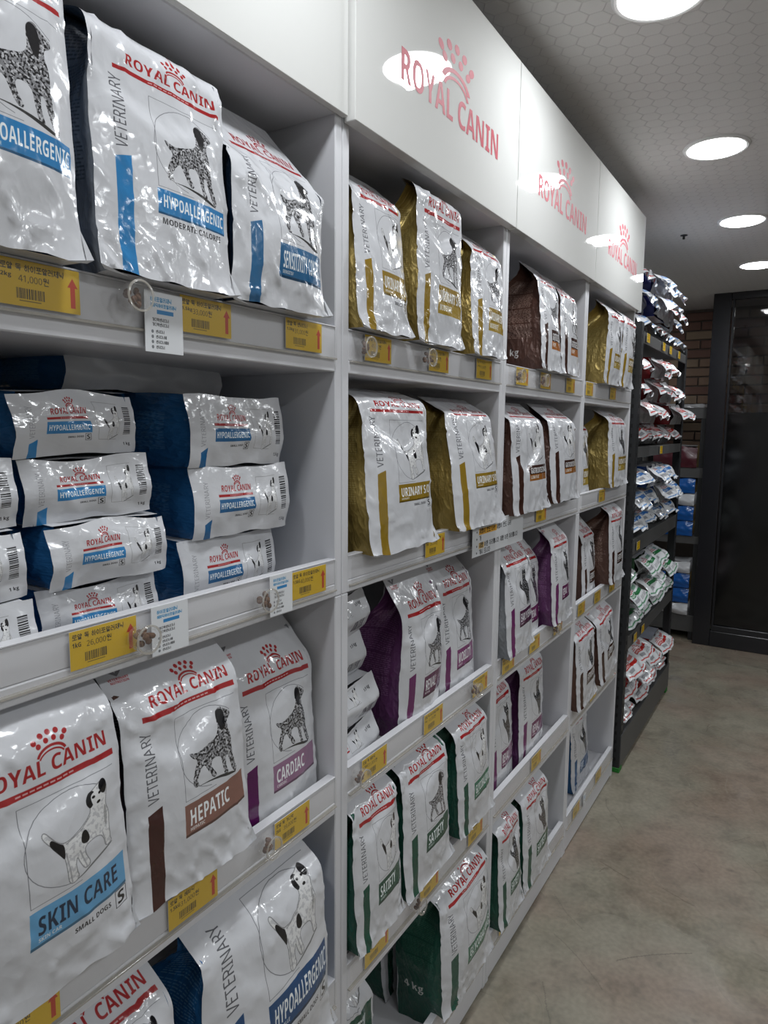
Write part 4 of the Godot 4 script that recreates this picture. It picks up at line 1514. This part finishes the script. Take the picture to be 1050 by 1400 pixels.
# ---------------------------------------------------------------- food bags on the white shelves
func bags() -> void:
	var yA := 1.6605
	var yB := 1.2865
	var yC := 0.9075
	var yD := 0.5275
	var yE := 0.1375
	var iC := 0.860
	var iD := 0.474
	var iB := 1.2435
	var iE := 0.0965
	var L := [
		# unit 1, top shelf
		{"zl": -0.262, "zr": -0.447, "y": yA, "hs": 0.275, "ty": 0.295, "back": 0.08, "v0": 0.25, "d": 0.12, "bulge": 0.02, "tex": "hypo", "gus": "g_blue", "label": "hypoallergenic bag with spotted dog beside the moderate calorie bag"},
		{"zl": -0.470, "zr": -0.655, "y": yA, "hs": 0.252, "ty": 0.285, "back": 0.08, "v0": 0.27, "d": 0.10, "bulge": 0.010, "lean": 0.012, "tex": "hypo_mod", "gus": "g_grey", "label": "hypoallergenic moderate calorie bag with spotted dog and blue stripe"},
		{"zl": -0.662, "zr": -0.845, "y": yA, "hs": 0.168, "ty": 0.285, "back": 0.105, "v0": 0.10, "d": 0.10, "bulge": 0.018, "lean": 0.0, "tex": "sens", "gus": "g_navy", "label": "sensitivity control bag with dark blue side on the top shelf"},
		# unit 1, below
		{"zl": -0.266, "zr": -0.472, "y": yC + 0.012, "x": 0.024, "hs": 0.272, "ty": 0.298, "back": 0.04, "v0": 0.08, "d": 0.12, "bulge": 0.022, "tex": "skin", "gus": "g_blue", "label": "skin care bag for small dogs with light blue name plate"},
		{"zl": -0.480, "zr": -0.672, "y": yC + 0.015, "hs": 0.245, "ty": 0.288, "back": 0.05, "d": 0.10, "bulge": 0.014, "tex": "hepatic", "gus": "g_brown", "label": "hepatic bag with brown name plate and dark brown stripe"},
		{"zl": -0.700, "zr": -0.893, "y": iC, "x": -0.028, "hs": 0.255, "ty": 0.325, "back": 0.06, "v0": 0.06, "d": 0.10, "bulge": 0.012, "tex": "cardiac", "gus": "g_grey", "label": "cardiac bag with mauve name plate and purple stripe"},
		{"zl": -0.33, "zr": -0.545, "y": yD, "hs": 0.24, "ty": 0.285, "back": 0.06, "v0": -0.12, "d": 0.11, "bulge": 0.02, "tex": "skin", "gus": "g_blue", "label": "bag with only red logo showing, below the skin care bag"},
		{"zl": -0.580, "zr": -0.852, "y": 0.500, "x": 0.03, "hs": 0.285, "ty": 0.325, "back": 0.06, "v0": -0.30, "d": 0.14, "bulge": 0.022, "tex": "hypo_small", "gus": "g_blue", "label": "hypoallergenic small dog bag with terrier below the cardiac bag"},
		# unit 2, top shelf
		{"zl": -0.952, "zr": -1.108, "y": yA, "hs": 0.225, "ty": 0.27, "back": 0.05, "lean": 0.025, "d": 0.085, "tex": "urin_small_c", "gus": "g_gold", "label": "silver urinary small dog bag with terrier on the top shelf"},
		{"zl": -1.135, "zr": -1.318, "y": yA, "hs": 0.275, "ty": 0.297, "back": 0.04, "lean": 0.004, "d": 0.11, "bulge": 0.008, "tex": "urin", "gus": "g_gold", "label": "tall urinary dog bag showing a wide gold side on top shelf"},
		{"zl": -1.382, "zr": -1.552, "y": yA, "hs": 0.225, "ty": 0.275, "back": 0.06, "d": 0.09, "tex": "urin", "gus": "g_gold", "label": "urinary dog bag with thin gold side next to the brown bags"},
		# unit 2, second shelf
		{"zl": -0.978, "zr": -1.208, "y": yB - 0.008, "x": 0.026, "hs": 0.272, "ty": 0.292, "back": 0.06, "v0": 0.12, "d": 0.11, "lean": 0.03, "tex": "urin_small", "gus": "g_gold", "label": "urinary small dog bag with gold plate beside the cabinet joint"},
		{"zl": -1.312, "zr": -1.552, "y": yB - 0.006, "x": 0.026, "hs": 0.25, "ty": 0.288, "back": 0.07, "v0": 0.10, "d": 0.11, "lean": 0.035, "tex": "urin_small", "gus": "g_gold", "label": "creased urinary small dog bag beside the paper notice"},
		# unit 2, lower shelves
		{"zl": -1.158, "zr": -1.338, "y": iC, "x": -0.026, "hs": 0.26, "ty": 0.335, "back": 0.05, "lean": -0.01, "d": 0.15, "bulge": 0.02, "tex": "renal", "gus": "g_purple", "label": "renal dog bag showing a broad purple side with fine print"},
		{"zl": -1.352, "zr": -1.530, "y": iC, "x": -0.026, "hs": 0.28, "ty": 0.335, "back": 0.05, "d": 0.10, "tex": "mobility", "gus": "g_purple", "label": "mobility dog bag with purple stripe behind the shelf lip"},
		{"zl": -0.950, "zr": -1.105, "y": yD + 0.016, "hs": 0.262, "ty": 0.292, "back": 0.05, "d": 0.085, "tex": "satiety_small", "gus": "g_green", "label": "satiety bag with terrier and green stripe beside the spotted dog satiety bag"},
		{"zl": -1.122, "zr": -1.318, "y": yD + 0.018, "hs": 0.262, "ty": 0.29, "back": 0.05, "d": 0.10, "tex": "satiety", "gus": "g_green", "label": "satiety bag with spotted dog and green stripe"},
		{"zl": -1.368, "zr": -1.545, "y": yD + 0.022, "hs": 0.243, "ty": 0.288, "back": 0.06, "d": 0.10, "tex": "glyco", "gus": "g_green", "label": "glycobalance bag with terrier on the shelf above the largest green bag"},
		{"zl": -1.305, "zr": -1.572, "y": yE, "hs": 0.265, "ty": 0.305, "back": 0.06, "d": 0.12, "bulge": 0.02, "x": 0.02, "tex": "glyco", "gus": "g_green", "label": "largest green sided bag with terrier standing on the bottom shelf"},
		{"zl": -0.975, "zr": -1.12, "y": iE, "x": -0.045, "hs": 0.22, "ty": 0.26, "back": 0.04, "v0": -1.15, "d": 0.10, "tex": "satiety_small", "gus": "g_green", "label": "bag with green name plate half hidden at the foot of the shelf"},
		{"zl": -1.315, "zr": -1.49, "y": iE, "x": -0.15, "hs": 0.24, "ty": 0.28, "back": 0.04, "d": 0.11, "tex": "satiety", "gus": "g_green", "label": "dark green sided bag standing back in shade on the bottom shelf"},
		# unit 3
		{"zl": -1.822, "zr": -1.980, "y": yA, "hs": 0.235, "ty": 0.292, "back": 0.06, "lean": 0.02, "d": 0.15, "tex": "gastro", "gus": "g_brown", "label": "top shelf bag with broad brown side marked 1.5 kg"},
		{"zl": -1.990, "zr": -2.150, "y": yA, "hs": 0.225, "ty": 0.285, "back": 0.06, "d": 0.09, "tex": "gastro", "gus": "g_brown", "label": "gastrointestinal bag with dark plate beside the broad brown sided bag"},
		{"zl": -1.634, "zr": -1.885, "y": yB - 0.004, "x": 0.026, "hs": 0.235, "ty": 0.288, "back": 0.07, "v0": 0.06, "d": 0.11, "lean": 0.02, "tex": "gastro_low", "gus": "g_brown", "label": "low fat gastrointestinal bag with brown and orange plate beside the paper notice"},
		{"zl": -1.930, "zr": -2.170, "y": yB, "x": 0.026, "hs": 0.235, "ty": 0.288, "back": 0.07, "v0": 0.06, "d": 0.11, "lean": 0.02, "tex": "gastro_low", "gus": "g_brown", "label": "second low fat gastrointestinal bag, next to the gold urinary cat bags"},
		{"zl": -1.632, "zr": -1.815, "y": yC, "hs": 0.24, "ty": 0.298, "back": 0.06, "d": 0.09, "tex": "early_cat", "gus": "g_grey", "label": "early renal cat bag with grey side and purple stripe"},
		{"zl": -1.835, "zr": -1.985, "y": iC, "x": -0.018, "hs": 0.26, "ty": 0.33, "back": 0.06, "d": 0.09, "tex": "renal_cat", "gus": "g_purple", "label": "renal cat bag tucked between two other purple striped bags"},
		{"zl": -1.995, "zr": -2.165, "y": yC, "hs": 0.255, "ty": 0.298, "back": 0.05, "d": 0.09, "tex": "renal_cat", "gus": "g_purple", "label": "renal cat bag leaning over the lip next to a cabinet side"},
		{"zl": -1.665, "zr": -1.835, "y": iD, "x": -0.03, "hs": 0.28, "ty": 0.345, "back": 0.06, "d": 0.09, "tex": "renal_cat", "gus": "g_purple", "label": "bulging renal cat bag half hidden by the cabinet side below"},
		{"zl": -1.872, "zr": -2.085, "y": iD, "x": -0.026, "hs": 0.31, "ty": 0.345, "back": 0.05, "d": 0.12, "roll": -2.0, "tex": "renal_cat", "gus": "g_purple", "label": "wide renal cat bag with purple side above the green cat bags"},
		{"zl": -1.640, "zr": -1.800, "y": yE, "hs": 0.27, "ty": 0.30, "back": 0.05, "d": 0.09, "tex": "satiety_cat", "gus": "g_green", "label": "green striped satiety cat bag beside the largest green bag"},
		{"zl": -1.825, "zr": -2.045, "y": yE, "hs": 0.265, "ty": 0.305, "back": 0.05, "d": 0.10, "tex": "satiety_cat", "gus": "g_green", "label": "green striped satiety cat bag next to the empty end of the bottom shelf"},
		# unit 4
		{"zl": -2.445, "zr": -2.650, "y": yA, "hs": 0.24, "ty": 0.285, "back": 0.05, "lean": -0.01, "d": 0.16, "tex": "urin_cat", "gus": "g_gold", "label": "urinary cat bag with broad gold side on the top shelf"},
		{"zl": -2.662, "zr": -2.855, "y": yA, "hs": 0.25, "ty": 0.29, "back": 0.05, "lean": -0.01, "d": 0.10, "tex": "urin_cat", "gus": "g_gold", "label": "urinary cat bag against the end panel on the top shelf"},
		{"zl": -2.33, "zr": -2.485, "y": iB, "x": -0.024, "hs": 0.26, "ty": 0.315, "back": 0.07, "d": 0.09, "tex": "urin_cat", "gus": "g_gold", "label": "short urinary cat bag set back behind the shelf lip"},
		{"zl": -2.59, "zr": -2.855, "y": yB, "hs": 0.25, "ty": 0.288, "back": 0.06, "d": 0.15, "tex": "urin_cat", "gus": "g_gold", "label": "wide urinary cat bag with gold side above the brown sided bag"},
		{"zl": -2.345, "zr": -2.46, "y": iC, "x": -0.05, "hs": 0.25, "ty": 0.31, "back": 0.06, "d": 0.09, "tex": "gastro_cat", "gus": "g_brown", "label": "cat bag with dark plate squeezed against the cabinet side"},
		{"zl": -2.475, "zr": -2.64, "y": iC, "x": -0.026, "hs": 0.25, "ty": 0.315, "back": 0.06, "d": 0.09, "tex": "gastro_cat", "gus": "g_brown", "label": "gastrointestinal cat bag behind the lip, beside the brown sided bag"},
		{"zl": -2.672, "zr": -2.880, "y": yC, "hs": 0.275, "ty": 0.302, "back": 0.04, "d": 0.15, "tex": "gastro_cat", "gus": "g_brown", "label": "cat bag with broad plain brown side next to the black rack"},
		{"zl": -2.305, "zr": -2.53, "y": yD, "hs": 0.25, "ty": 0.30, "back": 0.06, "d": 0.09, "roll": 1.5, "tex": "gastro_cat", "gus": "g_brown", "label": "slumped cat bag with brown stripe beside the tilted cat bag"},
		{"zl": -2.60, "zr": -2.83, "y": yD + 0.012, "hs": 0.24, "ty": 0.285, "back": 0.06, "d": 0.10, "roll": 7.0, "tex": "gastro_cat", "gus": "g_brown", "label": "tilted cat bag with brown stripe sticking out by the black rack"},
		{"zl": -2.53, "zr": -2.75, "y": iE, "x": -0.05, "hs": 0.27, "ty": 0.325, "back": 0.06, "d": 0.11, "tex": "blue_cat", "gus": "g_blue", "label": "cat bag with blue side alone on the bottom shelf"},
	]
	var k := 1
	for o in L:
		o.sd = k
		if o.get("x", 0.02) > 0.0:
			for top in [1.609, 1.2425, 0.859, 0.473, 0.095]:   # the back of the foot stands on the board behind the lip
				if o.y > top:
					o.drop = o.y - top - 0.001
					break
		bag(o)
		k += 1

# ---------------------------------------------------------------- lying bags in piles
func stacks() -> void:
	var yb := 1.2445
	var p1 := [lying(0.150, 0.072, 0.24, M.end_1kg, M.g_blue, M.film_plain, 3, 0.010, 1.0, 0.02), lying(0.150, 0.072, 0.24, M.end_1kg, M.g_blue, M.film_plain, 14, 0.012, 1.2, 0.03)]
	for k in 4:
		place(p1[k % 2], "pet_food_bag", Vector3(-0.048 + [0.0, 0.012, -0.004, -0.012][k], yb + k * 0.0735, -0.503 + [0.0, -0.008, 0.004, 0.012][k]), Vector3(0, PI / 2 + [0.02, 0.0, -0.05, 0.03][k], [0.0, 0.0, 0.04, 0.03][k]), ["bottom", "third", "second", "topmost"][k] + " lying 1 kg hypoallergenic bag of the four layer pile", "bag", "lying 1 kg bags", k < 2)
	for k in 3:
		place(p1[k % 2], "pet_food_bag", Vector3(-0.028 - k * 0.01, yb + k * 0.0735, -0.328), Vector3(0, PI / 2 + 0.03 * (k - 1), 0.02), ["bottom", "middle", "topmost"][k] + " lying 1 kg bag of the half seen pile beside the four layer pile", "bag", "lying 1 kg bags")
	var p2 := lying(0.185, 0.098, 0.26, M.end_15kg, M.g_blue, M.film_plain, 22, 0.010, 0.8, 0.01)
	for k in 3:
		place(p2, "pet_food_bag", Vector3(-0.052 + [-0.008, 0.004, 0.0][k], yb + k * 0.0995, -0.742 + [0.012, -0.004, 0.0][k]), Vector3(0, PI / 2 + [0.03, -0.02, 0.02][k], 0), ["bottom", "middle", "topmost"][k] + " lying 1.5 kg hypoallergenic bag of the three layer pile", "bag", "lying 1.5 kg bags", k == 0)
	# one more bag pushed flat on top, printed side up
	var top := lying(0.30, 0.05, 0.24, M.film_plain, M.g_blue, M.film_plain, 29, 0.008, 1.2, 0.0)
	place(top, "pet_food_bag", Vector3(-0.17, yb + 0.3005, -0.69), Vector3(0, PI / 2 + 0.1, 0), "white bag lying flat in the dark on top of both piles", "bag", "", true)
	# pale pile beside the renal bag
	var p3 := lying(0.150, 0.080, 0.22, M.end_grey, M.film_plain, M.film_plain, 35, 0.022, 1.0, 0.03)
	for k in 4:
		place(p3, "pet_food_bag", Vector3(-0.06 + [0.014, 0.01, -0.02, -0.008][k], 0.8605 + k * 0.082, -1.022 + [-0.005, -0.002, 0.004, 0.0][k]), Vector3(0, PI / 2 + [0.06, 0.0, -0.04, 0.04][k], [0.03, 0, -0.03, 0.02][k]), ["bottom", "third", "second", "topmost"][k] + " pale lying bag of the pile beside the purple sided renal bag", "bag", "pale lying bags", k == 0)

# ---------------------------------------------------------------- tags, jars, cards
func small_things() -> void:
	tag_mesh = flat_card(0.085, 0.043)
	var T := [
		[-0.413, 0, "tag_41", "yellow price tag reading 41,000 below the hypoallergenic bag"], [-0.631, 0, "tag_50", "yellow price tag beside the hanging info card below the moderate calorie bag"], [-0.825, 0, "tag_31", "yellow price tag below the sensitivity control bag"],
		[-0.468, 1, "tag_26", "yellow price tag reading 26,000 below the pile of 1 kg bags"], [-0.835, 1, "tag_40", "yellow price tag below the pile of 1.5 kg bags"],
		[-0.352, 2, "tag_card", "yellow price tag below the skin care bag"], [-0.586, 2, "tag_hep", "yellow price tag reading 31,000 below the hepatic bag"], [-0.790, 2, "tag_card", "yellow price tag below the cardiac bag"],
		[-1.030, 0, "tag_41", "yellow price tag below the silver urinary small dog bag"], [-1.257, 0, "tag_50", "yellow price tag below the tall wide gold sided bag"], [-1.480, 0, "tag_31", "yellow price tag below the thin gold sided bag"],
		[-1.255, 1, "tag_26", "yellow price tag between the two large urinary small dog bags"],
		[-1.028, 2, "tag_hep", "yellow price tag below the pale pile of lying bags"], [-1.262, 2, "tag_41", "yellow price tag below the renal dog bag"], [-1.505, 2, "tag_40", "yellow price tag below the mobility dog bag"],
		[-1.041, 3, "tag_31", "yellow price tag below the terrier satiety bag"], [-1.257, 3, "tag_50", "yellow price tag below the spotted dog satiety bag"], [-1.500, 3, "tag_26", "yellow price tag below the glycobalance bag and above the largest green bag"],
		[-1.721, 0, "tag_41", "yellow price tag below the broad brown sided top shelf bag"], [-1.903, 0, "tag_50", "yellow price tag beside the second jar of the brown bags' shelf"], [-2.133, 0, "tag_31", "yellow price tag below the gastrointestinal bag with dark plate"],
		[-1.905, 1, "tag_26", "yellow price tag between the two low fat gastrointestinal bags"],
		[-1.687, 2, "tag_hep", "yellow price tag below the early renal cat bag"], [-1.89, 2, "tag_41", "yellow price tag below the tucked in renal cat bag"], [-2.105, 2, "tag_40", "yellow price tag below the renal cat bag leaning over the lip"],
		[-1.942, 3, "tag_31", "yellow price tag below the wide renal cat bag"], [-1.723, 4, "tag_50", "yellow price tag at the foot of the satiety cat bags"],
		[-2.342, 0, "tag_41", "yellow price tag below the broad gold sided urinary cat bag"], [-2.655, 0, "tag_50", "yellow price tag below the urinary cat bag at the end panel"], [-2.566, 1, "tag_26", "yellow price tag below the wide urinary cat bag"],
		[-2.362, 2, "tag_hep", "yellow price tag below the cat bag squeezed against the cabinet side"], [-2.57, 2, "tag_41", "yellow price tag below the gastrointestinal cat bag behind the lip"], [-2.787, 2, "tag_40", "yellow price tag below the cat bag with broad brown side"],
		[-2.575, 3, "tag_31", "yellow price tag below the slumped cat bag"], [-2.412, 4, "tag_50", "yellow price tag at the foot of the blue sided cat bag"], [-2.714, 4, "tag_26", "yellow price tag on the empty part of the bottom shelf by the black rack"],
	]
	for t in T:
		var o := MeshInstance3D.new()
		o.name = numbered("price_tag")
		o.mesh = tag_mesh
		o.set_surface_override_material(0, M.card_white)
		o.set_surface_override_material(1, M[t[2]])
		add_child(o)
		o.position = Vector3(0.0034, [1.6345, 1.2605, 0.8805, 0.5005, 0.111][t[1]], t[0])
		tag(o, t[3], "price tag", "yellow price tags")
	var jar := make_jar()
	var J := [
		[-0.513, 1.640, "sample jar beside the hanging info card below the moderate calorie bag"], [-0.509, 1.257, "sample jar of kibble overlapping the 26,000 price tag"], [-0.717, 1.259, "sample jar of kibble beside a white card below the lying bags"], [-0.719, 0.887, "sample jar of kibble between the hepatic and cardiac bags"],
		[-0.971, 1.632, "sample jar below the silver urinary small dog bag"], [-1.185, 1.634, "sample jar below the tall gold sided bag"], [-0.961, 0.886, "sample jar below the pale pile of lying bags"], [-1.448, 0.888, "sample jar below the mobility dog bag"], [-1.183, 0.503, "sample jar below the spotted dog satiety bag"],
		[-1.667, 1.632, "sample jar below the broad brown sided bag, next to the cabinet side"], [-1.847, 1.632, "sample jar below the broad brown sided bag, further from the cabinet side"], [-2.044, 0.888, "sample jar below the renal cat bag leaning over the lip"],
	]
	var first := true
	for j in J:
		place(jar, "sample_jar", Vector3(0.0062, j[1], j[0]), Vector3(rng.randf() * 6.0, 0, 0), j[2], "jar", "clear sample jars", first)
		first = false
	card("info_card", 0.055, 0.068, Vector3(0.0085, 1.618, -0.560), M.info, "white info card with rounded text lines hanging below the moderate calorie bag", "card")
	card("info_card", 0.056, 0.060, Vector3(0.0085, 1.257, -0.556), M.info, "white info card beside the 26,000 price tag", "card")
	card("info_card", 0.050, 0.060, Vector3(0.0085, 1.257, -0.762), M.info, "white info card between a sample jar and the tag below the 1.5 kg bags", "card")
	card("info_card", 0.030, 0.050, Vector3(0.0085, 0.105, -2.50), M.info, "small white card on the bottom shelf edge of the end cabinet", "card")
	card("paper_notice", 0.318, 0.078, Vector3(0.0125, 1.246, -1.578), M.notice, "white paper notice with highlighted text bridging two shelf edges", "notice")
